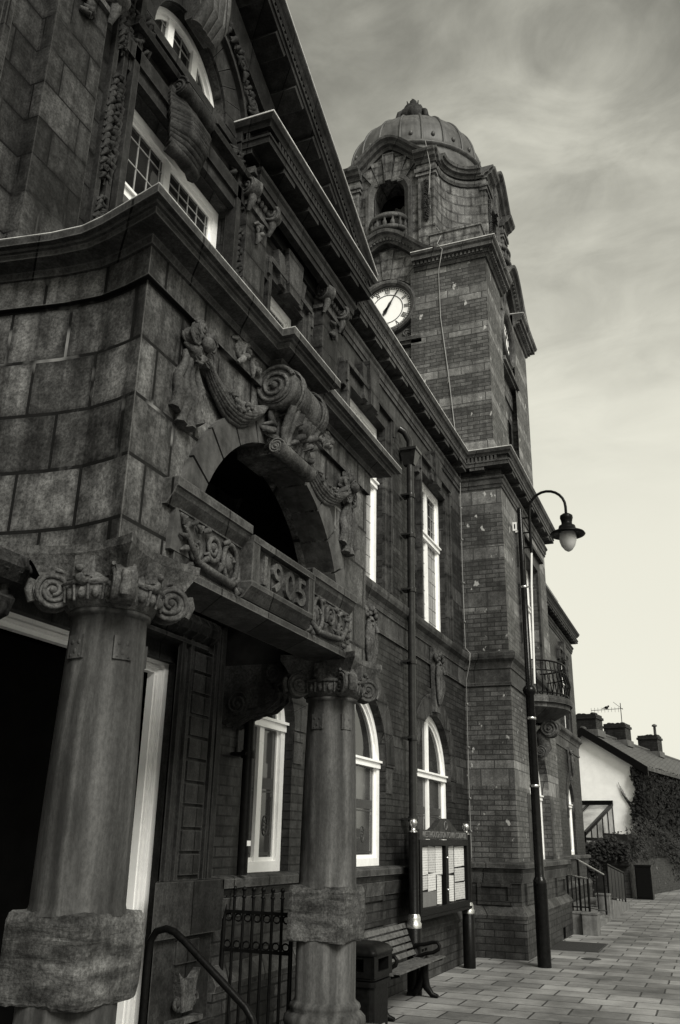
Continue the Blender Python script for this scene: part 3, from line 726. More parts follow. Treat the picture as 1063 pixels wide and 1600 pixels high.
# ---- plinth, string course, main cornice: swept round wing, tower and library
TY0, TY1, TXF = 14.72, 19.2, 0.78      # lower tower block
def closed_tail(p): return p
ring = [(0, 6.50), (0, TY0), (TXF, TY0), (TXF, TY1), (0, TY1), (0, 28.6), (-3, 28.6)]
ringp = [(0, 6.50), (0, TY0), (TXF, TY0), (TXF, TY1), (0, TY1), (0, 28.6), (-3, 28.6)]
pl = MB()
pl.sweep(ringp, [(-0.05, 1.20), (0.06, 1.20), (0.075, 1.25), (0.13, 1.27), (0.13, 1.335), (0.09, 1.352), (-0.05, 1.36)])
pl.sweep(ringp, [(-0.05, 1.05), (0.045, 1.05), (0.06, 1.12), (0.075, 1.195), (-0.05, 1.195)])
pl.sweep(ringp, [(-0.05, 0.55), (0.11, 0.55), (0.125, 0.60), (0.09, 0.66), (0.05, 0.70), (0.03, 0.72), (-0.05, 0.72)])
pl.build("plinth_moulding", M['trim'], hall)
pb = MB(); pb.sweep(ringp, [(-0.3, -0.05), (0.10, -0.05), (0.10, 0.549), (-0.3, 0.549)]); pb.sweep(ringp, [(-0.3, 0.721), (0.025, 0.721), (0.025, 1.049), (-0.3, 1.049)])
for (a, b, T) in ((9.4, 10.5, TX(0)), (12.3, 13.4, TX(0)), (15.0, 15.9, TX(TXF)), (17.9, 18.9, TX(TXF)), (0.12, 0.66, TN(TY0))):
    pb.box(a, b, 0.74, 0.80, 0.0, 0.055, T); pb.box(a, b, 1.0, 1.045, 0, 0.055, T)
    for q in (a, b - 0.06): pb.box(q, q + 0.06, 0.801, 0.999, 0, 0.055, T)
pb.build("plinth_wall", M['brick_low'], hall)
vt = MB()
for k in range(3):
    for j in range(2): vt.box(11.75 + j * 0.14, 11.85 + j * 0.14, 0.22 + k * 0.06, 0.25 + k * 0.06, 0.09, 0.104, TX(0))
vt.box(18.0, 18.25, 0.02, 0.2, 0.06, 0.105, TX(TXF))
vt.build("air_vent", M['void'], hall)

st = MB(); st.sweep(ring, [(-0.05, 4.44), (0.045, 4.44), (0.06, 4.48), (0.11, 4.53), (0.125, 4.575), (0.125, 4.63), (0.09, 4.66), (-0.05, 4.672)])
st.sweep(ring, [(-0.05, 4.38), (0.03, 4.38), (0.04, 4.44), (-0.05, 4.44)]); st.sweep(ring, [(-0.05, 4.15), (0.012, 4.15), (0.012, 4.379), (-0.05, 4.379)]); st.sweep(ring, [(-0.05, 4.10), (0.028, 4.10), (0.028, 4.149), (-0.05, 4.149)])
st.build("string_course", M['trim'], hall)

def cornice(path, z, name, mat, mut=0.30, start=0):
    """full entablature: architrave fillets, mutules, dentils and gutter; z = top"""
    c = MB()
    c.sweep(path, [(-0.06, z - 0.66), (0.02, z - 0.66), (0.025, z - 0.60), (0.04, z - 0.595), (0.045, z - 0.52), (0.07, z - 0.49), (0.075, z - 0.46), (-0.06, z - 0.455)])
    c.sweep(path, [(-0.06, z - 0.30), (0.20, z - 0.30), (0.20, z - 0.235), (0.215, z - 0.23), (0.215, z - 0.205), (-0.06, z - 0.204)])
    c.sweep(path, [(-0.06, z - 0.203), (0.155, z - 0.203), (0.155, z - 0.11), (-0.06, z - 0.109)])
    dentils(c, path, 0.15, z - 0.195, z - 0.115, 0.035, 0.035, 0.05)
    c.sweep(path, [(-0.06, z - 0.108), (0.205, z - 0.108), (0.215, z - 0.085), (0.225, z - 0.07), (0.245, z - 0.055), (0.26, z - 0.02), (0.262, z - 0.002), (-0.06, z - 0.001)])
    dentils(c, path, 0.0, z - 0.36, z - 0.301, 0.26, mut, 0.185)
    o = c.build(name, M[mat], hall)
    fl = MB(); fl.sweep(path, [(-0.06, z), (0.272, z), (0.272, z + 0.014), (-0.06, z + 0.03)]); fl.build("lead_flashing", M['flash'], o)
    return o
cornice([(0, 8.98), (0, TY0), (TXF, TY0), (TXF, TY1), (0, TY1)], 8.31, "main_cornice", 'trim', 0.30)
cornice([(-0.05, 6.24), (0.2, 6.24), (0.2, 8.72), (-0.05, 8.72)], 8.335, "pediment_cornice", 'trim_dark', 0.28)
cornice([(-0.05, 1.68), (0.2, 1.68), (0.2, 3.9), (-0.05, 3.9)], 8.335, "pediment_cornice", 'trim_dark', 0.28)
cornice([(0, 19.25), (0, 28.6), (-3, 28.6)], 7.95, "library_cornice", 'trim_dark', 0.12)
pr_ = MB(); pr_.box(-0.5, -0.05, 8.98, 14.2, 8.2, 8.52); pr_.box(-0.5, -0.02, 8.98, 14.25, 8.52, 8.585); pr_.tube([(-0.03, 9.0, 8.60), (-0.03, 14.28, 8.60)], 0.045, 8)
pr_.box(-0.4, 0.0, 19.3, 26.0, 7.9, 8.3); pr_.box(-0.4, 0.06, 19.3, 26.05, 8.3, 8.38)
pr_.build("roof_parapet", M['trim_dark'], hall)
rf = MB()
rf.hexa([(-0.5, 8.9, 8.30), (-0.5, 8.9, 8.5), (-0.5, 14.6, 8.30), (-0.5, 14.6, 8.5), (-6, 8.9, 11.0), (-6, 8.9, 11.2), (-6, 14.6, 11.0), (-6, 14.6, 11.2)])
rf.hexa([(-0.4, 19.2, 7.9), (-0.4, 19.2, 8.0), (-0.4, 28.4, 7.9), (-0.4, 28.4, 8.0), (-5, 19.2, 8.6), (-5, 19.2, 8.7), (-5, 28.4, 8.6), (-5, 28.4, 8.7)])
for sg in (-1, 1):
    y1 = YC + sg * 3.7; rf.hexa([(0.2, y1, rake_z(y1) - 0.12), (0.2, y1, rake_z(y1) - 0.07), (-7, y1, rake_z(y1) - 0.12), (-7, y1, rake_z(y1) - 0.07), (0.2, YC, rake_z(YC) - 0.12), (0.2, YC, rake_z(YC) - 0.07), (-7, YC, rake_z(YC) - 0.12), (-7, YC, rake_z(YC) - 0.07)])
rf.build("roof", M['slate'], hall)

# ---- raking cornice of the gable
rk = MB(); rfl = MB()
for sg in (-1, 1):
    yo = YC + sg * 3.78; path = [(yo, rake_z(yo) - 0.06), (YC, rake_z(YC) - 0.06)]
    if sg > 0: path = path[::-1]
    # travelling apex -> eave on the far side: right of travel is downwards, so offsets are negative upwards
    def P(lst): return [((-a), b) for a, b in lst]
    D = rake_z; s2 = -1
    rk.sweep(path, P([(-0.30, -0.05), (-0.30, 0.40), (-0.235, 0.40), (-0.235, 0.42), (-0.205, 0.42), (-0.204, -0.05)]), TX(0))
    rk.sweep(path, P([(-0.203, -0.05), (-0.203, 0.355), (-0.11, 0.355), (-0.109, -0.05)]), TX(0))
    rk.sweep(path, P([(-0.108, -0.05), (-0.108, 0.41), (-0.07, 0.43), (-0.05, 0.45), (-0.02, 0.47), (0.0, 0.47), (0.0, -0.05)]), TX(0))
    rk.sweep(path, P([(-0.62, -0.05), (-0.62, 0.06), (-0.56, 0.08), (-0.5, 0.10), (-0.44, 0.115), (-0.44, -0.05)]), TX(0))
    rfl.sweep(path, P([(0.001, -0.05), (0.001, 0.48), (0.014, 0.48), (0.02, -0.05)]), TX(0))
    L = math.hypot(path[1][0] - path[0][0], path[1][1] - path[0][1]); ux, uy = (path[1][0] - path[0][0]) / L, (path[1][1] - path[0][1]) / L; nx, ny = -uy, ux
    if ny < 0: nx, ny = -nx, -ny
    def slab(t0, t1, a0, a1, w0, w1):
        rk.hexa([TX(0)(path[0][0] + ux * t + nx * a, path[0][1] + uy * t + ny * a, w) for t in (t0, t1) for a in (a0, a1) for w in (w0, w1)])
    t = 0.05
    while t < L - 0.3: slab(t, t + 0.24, -0.37, -0.301, 0.0, 0.385); t += 0.56
    t = 0.0
    while t < L: slab(t, t + 0.035, -0.195, -0.115, 0.35, 0.405); t += 0.07
o = rk.build("raking_cornice", M['trim_dark'], hall); rfl.build("lead_flashing", M['flash'], o)

# ---- pilasters of the gable with scrolled capitals
def pilaster(y0, y1):
    p = MB(); p.box(y0, y1, 5.102, 7.47, -0.02, 0.12, TX(0)); p.box(y0 - 0.03, y1 + 0.03, 4.78, 5.10, -0.02, 0.15, TX(0))
    ob = p.build("pilaster", M['ashlar'], hall)
    c = MB(); m = (y0 + y1) / 2
    c.box(y0 - 0.07, y1 + 0.07, 7.80, 7.875, -0.02, 0.21, TX(0)); c.box(y0 - 0.03, y1 + 0.03, 7.47, 7.52, -0.02, 0.15, TX(0)); c.box(y0 - 0.01, y1 + 0.01, 7.52, 7.80, -0.02, 0.13, TX(0))
    for sg in (-1, 1):
        yy = m + sg * (y1 - y0) * 0.52
        c.volute((0.15, yy, 7.66), (1, sg * 0.35, 0), (0, 0, 1), 0.115, 0.12, 2.2, True, math.pi / 2)
        c.tube([(0.15, yy, 7.62), (0.17, yy, 7.52), (0.13, yy, 7.40)], [0.06, 0.045, 0.02], 7)
    for k in range(5): c.ball((0.15, m + (k - 2) * 0.075, 7.64), (0.03, 0.033, 0.045), 7, 5)
    c.tube([(0.16, y0 + 0.05, 7.76), (0.19, m, 7.72), (0.16, y1 - 0.05, 7.76)], 0.025, 6)
    foliage(c, TX(0.13), m - 0.06, m + 0.06, 7.2, 7.4, 6, 0.05, 0.02, RND)
    c.build("capital", M['carve'], ob)
for (a, b) in ((6.2, 6.62), (8.1, 8.56), (3.42, 3.92), (1.4, 1.86)): pilaster(a, b)
# frieze blocks over the side bays
fz = MB()
for (a, b) in ((6.24, 8.72), (1.68, 3.9)): fz.cut(); fz.box(a, b, 7.876, 7.985, -0.05, 0.195, TX(0)); fz.box(a + .02, b - .02, 7.62, 7.875, -0.05, 0.05, TX(0))
fz.build("frieze", M['trim_dark'], hall)

# ---- great window bay: jamb shafts, entablature, lunette ring, keystone, cartouche, drops
by = MB()
for sg in (-1, 1):
    for (d, w, q) in ((0.86, 0.07, 0.10), (0.95, 0.05, 0.06), (1.06, 0.05, 0.05)):
        u = YC + sg * d; by.box(u - w / 2, u + w / 2, 4.5, 8.3, -0.02, q, TX(0))
    u0 = YC + sg * 0.86
by.box(4.28, 6.12, 7.33, 7.45, -0.12, 0.07, TX(0)); by.box(4.2, 6.2, 7.45, 7.60, -0.12, 0.10, TX(0)); by.box(4.22, 6.18, 7.60, 7.72, -0.05, 0.06, TX(0)); by.box(4.40, 6.0, 8.02, 8.115, -0.1, 0.06, TX(0))
by.sweep([(4.22, 7.76), (6.18, 7.76)], [(0.04, -0.05), (0.04, 0.16), (0.0, 0.18), (-0.05, 0.10), (-0.05, -0.05)], TX(0))
n = 15
for k in range(n):
    A0, A1 = math.pi * k / n, math.pi * (k + 1) / n - 0.012; pts = []
    for q in range(3): A = A0 + (A1 - A0) * q / 2; pts.append((YC - 0.625 * math.cos(A), 8.18 + 0.625 * math.sin(A)))
    for q in range(2, -1, -1): A = A0 + (A1 - A0) * q / 2; pts.append((YC - 0.95 * math.cos(A), 8.18 + 0.96 * math.sin(A)))
    by.prism(pts, -0.1, 0.03, TX(0))
for (r, t, w) in ((0.98, 0.04, 0.09), (1.05, 0.04, 0.06)):
    by.sweep([(YC - r * math.cos(math.pi * k / 24), 8.18 + r * 1.01 * math.sin(math.pi * k / 24)) for k in range(25)], [(0, -0.03), (0, w), (t, w), (t, -0.03)], TX(0))
by.build("great_window_surround", M['trim_dark'], hall)
kk = MB()
for k in range(4):
    u = YC + (k - 1.5) * 0.11; kk.tube([TX(0)(YC + (u - YC) * 0.7, 8.66, 0.10), TX(0)(YC + (u - YC) * 0.8, 8.82, 0.20), TX(0)(u, 9.1, 0.2), TX(0)(YC + (u - YC) * 1.3, 9.5, 0.16)], 0.066, 8)
kk.prism([(YC - 0.17, 8.70), (YC + 0.17, 8.70), (YC + 0.34, 9.6), (YC - 0.34, 9.6)], 0.0, 0.17, TX(0))
kk.build("scroll_keystone", M['trim'], hall)
ct = MB()   # rolled cartouche hung over the window head
CTX = TX(0.07); cy0 = 5.08
for k in range(13):
    A = math.pi * k / 12; z = 7.06 + k * 0.0425; d = 0.03 + 0.10 * math.sin(A); w_ = 0.20 + 0.09 * k / 12
    ct.tube([CTX(cy0 - w_, z + 0.03, d * 0.2), CTX(cy0 - w_ * 0.5, z, d + 0.02), CTX(cy0, z - 0.012, d + 0.03), CTX(cy0 + w_ * 0.5, z, d + 0.02), CTX(cy0 + w_, z + 0.03, d * 0.2)], 0.05 if k % 4 else 0.062, 8)
for k in range(11): ct.ball(CTX(cy0 + 0.02, 7.08 + k * 0.05, 0.075 + 0.10 * math.sin(math.pi * k / 10)), 0.018, 6, 4)
ct.volute(CTX(cy0, 7.66, 0.08), (1, 0, 0), (0, 0, 1), 0.10, 0.5, 2.2)
for sg in (-1, 1):
    swag(ct, TX(0.04), (YC + sg * 0.3, 7.86), (YC + sg * 0.80, 7.98), 0.13, 6, 0.03, 0.02)
    foliage(ct, TX(0.05), YC + sg * 0.8 - 0.1, YC + sg * 0.8 + 0.1, 7.62, 8.0, 18, 0.045, 0.04, RND)
ct.rough(0.008, 14).build("cartouche", M['carve_dark'], hall)
dp = MB()
for sg in (-1, 1):
    dp.cut()
    u = YC + sg * 1.0
    drop(dp, TX(0.03), u, 6.2, 7.15, 0.17, RND); drop(dp, TX(0.03), u, 5.3, 6.0, 0.13, RND); drop(dp, TX(0.03), u, 7.45, 8.0, 0.15, RND)
    scroll(dp, TX(0.03), u, 5.25, 0.07, sg)
    for k in range(16):
        A = math.radians(8 + k * 4.6); rr = 1.26
        uu, vv = YC + sg * rr * math.cos(A), 8.18 + rr * math.sin(A)
        foliage(dp, TX(0.02), uu - 0.08, uu + 0.08, vv - 0.08, vv + 0.08, 3, 0.055, 0.03, RND)
        if k % 4 == 1: scroll(dp, TX(0.02), uu, vv, 0.09, sg, 1.6, 0.02, 0.03)
dp.build("carved_drop", M['carve_dark'], hall)

# ================================================================== PORCH
XP, YL, YR = 1.10, 3.46, 6.98
flank = [(-0.1, 3.42), (0.2, 3.47), (0.5, 3.52), (0.75, 3.535), (0.95, 3.50), (XP, YL)]
flank_r = [(x, 2 * YC - y) for x, y in flank[::-1]]
ppath = flank + flank_r          # travelling from near wall round the front to the far wall; right of travel is outward
pm = MB()
PAR = (YC - 1.12, YC + 1.12, 3.0, 3.1, 1.12)
pm.wall(TX(XP), YL, YR, 3.0, 4.72, [PAR], 0.26, 28)
for fl, sgn in ((flank, 1), (flank_r, -1)):
    for a, b in zip(fl[:-1], fl[1:]):
        pm.add([(a[0], a[1], 3.0), (b[0], b[1], 3.0), (b[0], b[1], 4.72), (a[0], a[1], 4.72)], [(0, 1, 2, 3)])
inn_f = [(0.0, 3.85), (XP - 0.46, 3.85)]
# inner faces and soffits
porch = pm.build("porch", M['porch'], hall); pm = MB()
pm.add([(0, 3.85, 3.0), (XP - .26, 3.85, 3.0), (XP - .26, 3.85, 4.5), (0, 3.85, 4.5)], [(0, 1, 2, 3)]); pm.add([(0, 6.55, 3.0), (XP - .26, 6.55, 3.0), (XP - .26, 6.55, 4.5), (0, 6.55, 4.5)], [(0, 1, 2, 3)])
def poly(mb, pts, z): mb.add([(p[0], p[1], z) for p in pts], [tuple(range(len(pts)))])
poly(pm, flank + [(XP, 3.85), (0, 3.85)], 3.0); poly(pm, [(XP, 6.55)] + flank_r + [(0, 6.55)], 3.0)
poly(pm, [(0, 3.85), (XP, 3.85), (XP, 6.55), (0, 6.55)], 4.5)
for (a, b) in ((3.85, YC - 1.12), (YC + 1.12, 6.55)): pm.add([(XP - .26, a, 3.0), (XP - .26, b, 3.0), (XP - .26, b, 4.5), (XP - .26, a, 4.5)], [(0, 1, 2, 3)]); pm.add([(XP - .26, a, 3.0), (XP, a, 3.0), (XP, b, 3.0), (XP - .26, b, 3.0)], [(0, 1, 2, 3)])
pm.build("porch_interior", M['porch_shade'], porch)
fr_ = MB()   # frieze course standing 4 cm proud, then roof
fr_.sweep(ppath, [(-0.2, 4.57), (0.035, 4.57), (0.035, 4.77), (-0.2, 4.77)])
poly(fr_, ppath, 4.80)
fr_.build("porch_frieze", M['porch'], porch)
BRK = [p for p in flank] + [(XP, 4.92), (XP + 0.09, 4.92), (XP + 0.09, 5.26), (XP, 5.26)] + flank_r
pc = MB()
pc.sweep(BRK, [(-0.1, 4.755), (0.055, 4.755), (0.075, 4.79), (0.18, 4.80), (0.185, 4.835), (0.205, 4.84), (0.21, 4.85), (0.245, 4.855), (0.245, 4.905), (-0.1, 4.93)])
pc.build("porch_cornice", M['trim'], porch)
fl = MB(); fl.sweep(BRK, [(-0.1, 4.932), (0.247, 4.906), (0.247, 4.911), (-0.1, 4.938)]); fl.build("lead_flashing", M['flash'], porch)
# arch voussoirs
av = MB(); n = 13
for k in range(n):
    A0, A1 = math.pi * k / n + 0.008, math.pi * (k + 1) / n - 0.008; pts = []
    for q in range(4): A = A0 + (A1 - A0) * q / 3; pts.append((YC - 1.118 * math.cos(A), 3.1 + 1.118 * math.sin(A)))
    for q in range(3, -1, -1): A = A0 + (A1 - A0) * q / 3; pts.append((YC - 1.33 * math.cos(A), 3.1 + 1.33 * math.sin(A)))
    av.prism(pts, -0.2, 0.035, TX(XP))
av.build("arch_voussoirs", M['vouss'], porch)
# balustrade beam with raised tablet
bm_ = MB(); BL, BR = 3.92, 6.48
bm_.box(BL, BR, 3.0, 3.44, -0.30, 0.03, TX(XP))
bm_.box(BL, BR, 2.985, 3.03, -0.30, 0.05, TX(XP))
tl, tr = 4.68, 5.64
for (a, b) in ((BL - 0.12, tl), (tr, BR + 0.05)):
    bm_.sweep([(a, 3.50), (b, 3.50)], [(0.0, -0.3), (0.0, 0.10), (0.055, 0.10), (0.06, 0.085), (0.09, 0.075), (0.13, 0.045), (0.15, 0.03), (0.15, -0.3)], TX(XP))
bm_.build("parapet_beam", M['trim'], porch)
tb = MB()
tb.box(tl, tr, 3.395, 3.44, -0.3, 0.115, TX(XP)); tb.box(tl + 0.09, tr - 0.09, 3.14, 3.395, -0.3, 0.06, TX(XP))
for (a, b) in ((tl, tl + 0.09), (tr - 0.09, tr)): tb.box(a, b, 3.14, 3.395, -0.3, 0.11, TX(XP))
tb.sweep([(tl, 3.14), (tr, 3.14)], [(0.0, -0.3), (0.0, 0.115), (0.03, 0.11), (0.05, 0.09), (0.09, 0.06), (0.10, 0.05), (0.10, -0.3)], TX(XP))
tbo = tb.build("date_tablet", M['trim'], porch)
nm = MB(); nm.text("1905", TX(XP), 4.89, 3.17, 0.20, 0.055, 0.085, 0.66, 1.1, 0.014); nm.build("date_numerals", M['carve'], porch)
# carved side panels of the beam, festoons and the scrolled keystone
cv = MB()
for sg, c0, c1 in ((1, BL + 0.0, tl - 0.02), (-1, BR + 0.02, tr + 0.02)):
    cv.cut(); T = TX(XP + 0.03); d = 1 if c1 > c0 else -1; L = abs(c1 - c0)
    cv.box(min(c0, c1), max(c0, c1), 3.035, 3.045, 0.0, 0.012, T); cv.box(min(c0, c1), max(c0, c1), 3.345, 3.355, 0.0, 0.012, T)
    def P(a, z, w=0.02): return T(c0 + d * L * a, z, w)
    rx_, rz_ = 0.085, 0.115                                  # oval with a small mask, near the tablet
    cv.tube([P(0.78 + rx_ / L * math.cos(2 * math.pi * k / 20), 3.205 + rz_ * math.sin(2 * math.pi * k / 20), 0.022) for k in range(21)], 0.016, 7)
    cv.ball(P(0.78, 3.21, 0.005), (0.035, 0.045, 0.062), 10, 8); cv.tube([P(0.78, 3.235, 0.04), P(0.78, 3.20, 0.05)], [0.008, 0.014], 6)
    for e in (-1, 1): cv.ball(P(0.78 + e * 0.016 / L, 3.235, 0.034), 0.008, 6, 4)
    scroll(cv, T, c0 + d * L * 0.50, 3.235, 0.085, d, 1.9, 0.018, 0.022, math.pi * 1.2)
    scroll(cv, T, c0 + d * L * 0.24, 3.16, 0.065, -d, 1.7, 0.015, 0.02, math.pi * 0.4)
    cv.tube([P(0.06, 3.30), P(0.13, 3.20, 0.03), P(0.26, 3.10, 0.034), P(0.45, 3.085, 0.036), P(0.63, 3.075, 0.036), P(0.80, 3.07, 0.034), P(0.93, 3.12, 0.026), P(0.95, 3.22)], [0.012, 0.018, 0.022, 0.024, 0.024, 0.022, 0.016, 0.008], 7)
    for a, z, dx, dz in ((0.05, 3.28, -.3, .9), (0.06, 3.26, .7, .6), (0.10, 3.2, -.9, .2), (0.13, 3.16, -.8, -.5), (0.3, 3.12, .4, -.8), (0.36, 3.12, .6, .7), (0.62, 3.12, .2, .9), (0.66, 3.30, .8, .5), (0.34, 3.30, .9, .4), (0.3, 3.28, -.6, .7), (0.93, 3.08, .7, -.6), (0.9, 3.07, .1, -.9), (0.16, 3.30, .6, .5), (0.2, 3.07, -.7, -.3)):
        cv.tube([P(a, z, 0.018), P(a + d * dx * 0.035 / L * d, z + dz * 0.035, 0.036), P(a + dx * 0.075 / L, z + dz * 0.06, 0.012)], [0.012, 0.02, 0.004], 6)
cv.rough(0.004, 22).build("carved_panel", M['carve'], porch)
fs_ = MB()
for sg in (-1, 1):
    fs_.cut(); T = TX(XP); k0 = YC + sg * 1.22; kz = 4.42
    for a in range(5):
        A = 2 * math.pi * a / 5 + 0.5; fs_.volute(T(k0 + 0.10 * math.cos(A), kz + 0.09 * math.sin(A), 0.05), (0, 1, 0), (0, 0, 1), 0.062, 0.05, 1.4, True, A)
    fs_.ball(T(k0, kz, 0.1), 0.05, 8, 6)
    swag(fs_, T, (k0 - sg * 0.03, kz - 0.05), (YC - 0.08 + sg * 0.24, 4.46), 0.24, 10, 0.05, 0.019)
    drapery(fs_, T, k0 + sg * 0.06, kz - 0.1, 3.82, 0.2)
    foliage(fs_, T, k0 - 0.13, k0 + 0.13, kz - 0.12, kz + 0.14, 12, 0.05, 0.05, RND)
fs_.rough(0.008, 16).build("festoon", M['carve'], porch)
fr2 = MB()
for sg in (-1, 1):
    for q in (0.52, 0.74): fr2.cut() if q < 0.6 else None; scroll(fr2, TX(XP + 0.035), YC + sg * q, 4.67, 0.065, sg, 1.4, 0.02, 0.01)
    foliage(fr2, TX(XP + 0.035), YC + sg * 0.62 - 0.2, YC + sg * 0.62 + 0.2, 4.6, 4.74, 12, 0.045, 0.015, RND)
fr2.build("frieze_carving", M['carve_pale'], porch)
ks = MB(); T = TX(XP); KY, KW = 5.12, 0.30
ks.prism([(KY - 0.17, 4.12), (KY + 0.17, 4.12), (KY + 0.24, 4.66), (KY - 0.24, 4.66)], -0.2, 0.12, T)
# big upper roll and small lower roll, axes along the front
def roll(mb, x, z, R, y0, y1):
    mb.lathe([(0.0, 0), (R * 0.9, 0), (R, 0.02), (R * 0.93, 0.05), (R * 0.93, y1 - y0 - 0.05), (R, y1 - y0 - 0.02), (R * 0.9, y1 - y0), (0, y1 - y0)], (0, 0, 0), 24)
def lay(R, w, x, z, sz):
    n0 = len(ks.v); roll(ks, 0, 0, R, -w, w)
    for i in range(n0, len(ks.v)): p = ks.v[i]; ks.v[i] = (x + p[0], KY - w + p[2], z + p[1] * sz)
    for y in (KY - w - 0.004, KY + w + 0.004): ks.volute((x, y, z), (1, 0, 0), (0, 0, 1), R * 0.9, 0.012, 2.4, True, 0.4, 0.11)
lay(0.165, KW, XP + 0.13, 4.565, 1.05); lay(0.062, KW - 0.03, XP + 0.15, 4.12, 1.0)
for w_ in (-0.2, -0.16, 0.16, 0.2): ks.lathe([(0.172, -0.012), (0.182, 0.0), (0.172, 0.012)], (0, 0, 0), 24); n1 = len(ks.v) - 72; ks.v[n1:] = [(XP + 0.13 + p[0], KY + w_ + p[2], 4.565 + p[1] * 1.05) for p in ks.v[n1:]]
for k in range(7):
    u = KY - 0.21 + k * 0.07; ks.tube([T(u, 4.44, 0.23), T(KY + (u - KY) * 0.92, 4.36, 0.20), T(KY + (u - KY) * 0.85, 4.28, 0.16), T(KY + (u - KY) * 0.8, 4.19, 0.15)], [0.03, 0.034, 0.03, 0.024], 7)
ks.ball(T(KY, 4.36, 0.21), (0.06, 0.075, 0.07), 10, 8)
for sg in (-1, 1): scroll(ks, T, KY + sg * 0.21, 4.38, 0.07, sg, 1.6, 0.026, 0.09)
foliage(ks, T, KY - 0.18, KY + 0.18, 4.2, 4.4, 22, 0.04, 0.15, RND)
for sg in (-1, 1): foliage(ks, T, YC + sg * 0.3 - 0.05, YC + sg * 0.3 + 0.05, 4.2, 4.55, 8, 0.05, 0.08, RND)
ks.rough(0.005, 12).build("scroll_keystone", M['carve'], porch)

# ---- entrance columns
def column(cy):
    cx = 0.92; r0, r1 = 0.218, 0.19
    s = MB(); prof = [(r0 + 0.01, 1.30), (r0, 1.34)]
    for k in range(13): a = k / 12; prof.append((r0 + (r1 - r0) * a ** 1.5, 1.36 + (2.68 - 1.36) * a))
    prof += [(r1 + 0.018, 2.685), (r1 + 0.018, 2.705), (r1, 2.715), (r1, 2.8)]
    s.lathe(prof, (cx, cy, 0), 40)
    for A in (math.radians(-100), math.radians(-30), math.radians(60), math.radians(150)):   # small carved blocks near the neck
        ca, sa = math.cos(A), math.sin(A); ex = Vector((-sa, ca, 0)); en = Vector((ca, sa, 0)); b = Vector((cx, cy, 0)) + en * (r1 + 0.004)
        s.hexa([b + ex * du + en * dd + Vector((0, 0, 2.455 + dz)) for du in (-0.05, 0.05) for dz in (0, 0.115) for dd in (-0.03, 0.010)])
        for du, dz, ru, rz in ( (-0.022, 2.535, 0.02, 0.02), (0.022, 2.535, 0.02, 0.02), (0, 2.49, 0.02, 0.022), (-0.03, 2.47, 0.012, 0.014), (0.03, 2.47, 0.012, 0.014)):
            q = b + ex * du; q.z = dz; s.ball(q, (max(abs(ex.x) * ru, 0.014), max(abs(ex.y) * ru, 0.014), rz), 8, 6)
    col = s.build("column", M['column'], hall)
    blk = MB(); n = 64; rings = []
    for iz, (z, k) in enumerate(((0.945, 0.965), (0.955, 0.99), (1.0, 1.0), (1.1, 1.005), (1.2, 1.0), (1.275, 0.995), (1.312, 0.955), (1.318, 0.7))):
        for i in range(n):
            A = 2 * math.pi * i / n; c, sn = math.cos(A), math.sin(A); e = (abs(c) ** 16 + abs(sn) ** 16) ** (-1 / 16)
            q = 0.231 * k * e * (1 + 0.012 * math.sin(5 * A + iz) + RND.uniform(-0.003, 0.003)); rings.append((cx + q * c, cy + q * sn, z + RND.uniform(-0.006, 0.006)))
    m = 8; blk.add(rings, [(i * n + k, i * n + (k + 1) % n, (i + 1) * n + (k + 1) % n, (i + 1) * n + k) for i in range(m - 1) for k in range(n)], False)
    blk.add(rings[:n] + rings[-n:], [tuple(range(n)), tuple(range(2 * n - 1, n - 1, -1))])
    blk.rough(0.007, 10).build("rough_block", M['rock'], col)
    bs = MB(); bs.lathe([(0.20, 0.97), (0.222, 0.945), (0.222, 0.56), (0.235, 0.545), (0.255, 0.53), (0.262, 0.51), (0.25, 0.49), (0.27, 0.475), (0.295, 0.45), (0.30, 0.42), (0.29, 0.385), (0.27, 0.37)], (cx, cy, 0), 40)
    bs.box(cx - 0.31, cx + 0.31, cy - 0.31, cy + 0.31, 0.0, 0.37)
    bs.build("base", M['column'], col)
    c = MB()
    c.lathe([(r1, 2.70), (r1 + 0.03, 2.715), (r1 + 0.06, 2.76), (r1 + 0.065, 2.80), (r1 + 0.05, 2.83), (r1 + 0.02, 2.9), (r1 + 0.02, 3.0)], (cx, cy, 0), 36)
    for k in range(20):
        A = 2 * math.pi * k / 20; c.ball((cx + (r1 + 0.06) * math.cos(A), cy + (r1 + 0.06) * math.sin(A), 2.772), (0.022, 0.022, 0.032), 7, 5)
        A += math.pi / 20; c.tube([(cx + (r1 + 0.062) * math.cos(A), cy + (r1 + 0.062) * math.sin(A), 2.735), (cx + (r1 + 0.074) * math.cos(A), cy + (r1 + 0.074) * math.sin(A), 2.81)], 0.008, 5)
    c.lathe([(r1 + 0.075, 2.815), (r1 + 0.085, 2.825), (r1 + 0.075, 2.838)], (cx, cy, 0), 36)
    # abacus with concave sides and cut horns
    P = []
    for q in range(4):
        A = math.pi / 2 * q; ca, sa = math.cos(A), math.sin(A)
        for t in (-0.95, -0.88, -0.6, -0.3, 0, 0.3, 0.6, 0.88, 0.95):
            d = 0.245 + 0.085 * abs(t) ** 2.0; u = t * 0.335; P.append((cx + ca * d - sa * u, cy + sa * d + ca * u))
    def ab(k, z): return [(cx + (x - cx) * k, cy + (y - cy) * k, z) for x, y in P]
    R_ = ab(0.80, 2.86) + ab(0.9, 2.93) + ab(1.0, 2.985) + ab(1.0, 3.03); n = len(P)
    c.add(R_, [(i * n + k, i * n + (k + 1) % n, (i + 1) * n + (k + 1) % n, (i + 1) * n + k) for i in range(3) for k in range(n)])
    c.add(R_[:n] + R_[-n:], [tuple(range(n)), tuple(range(2 * n - 1, n - 1, -1))])
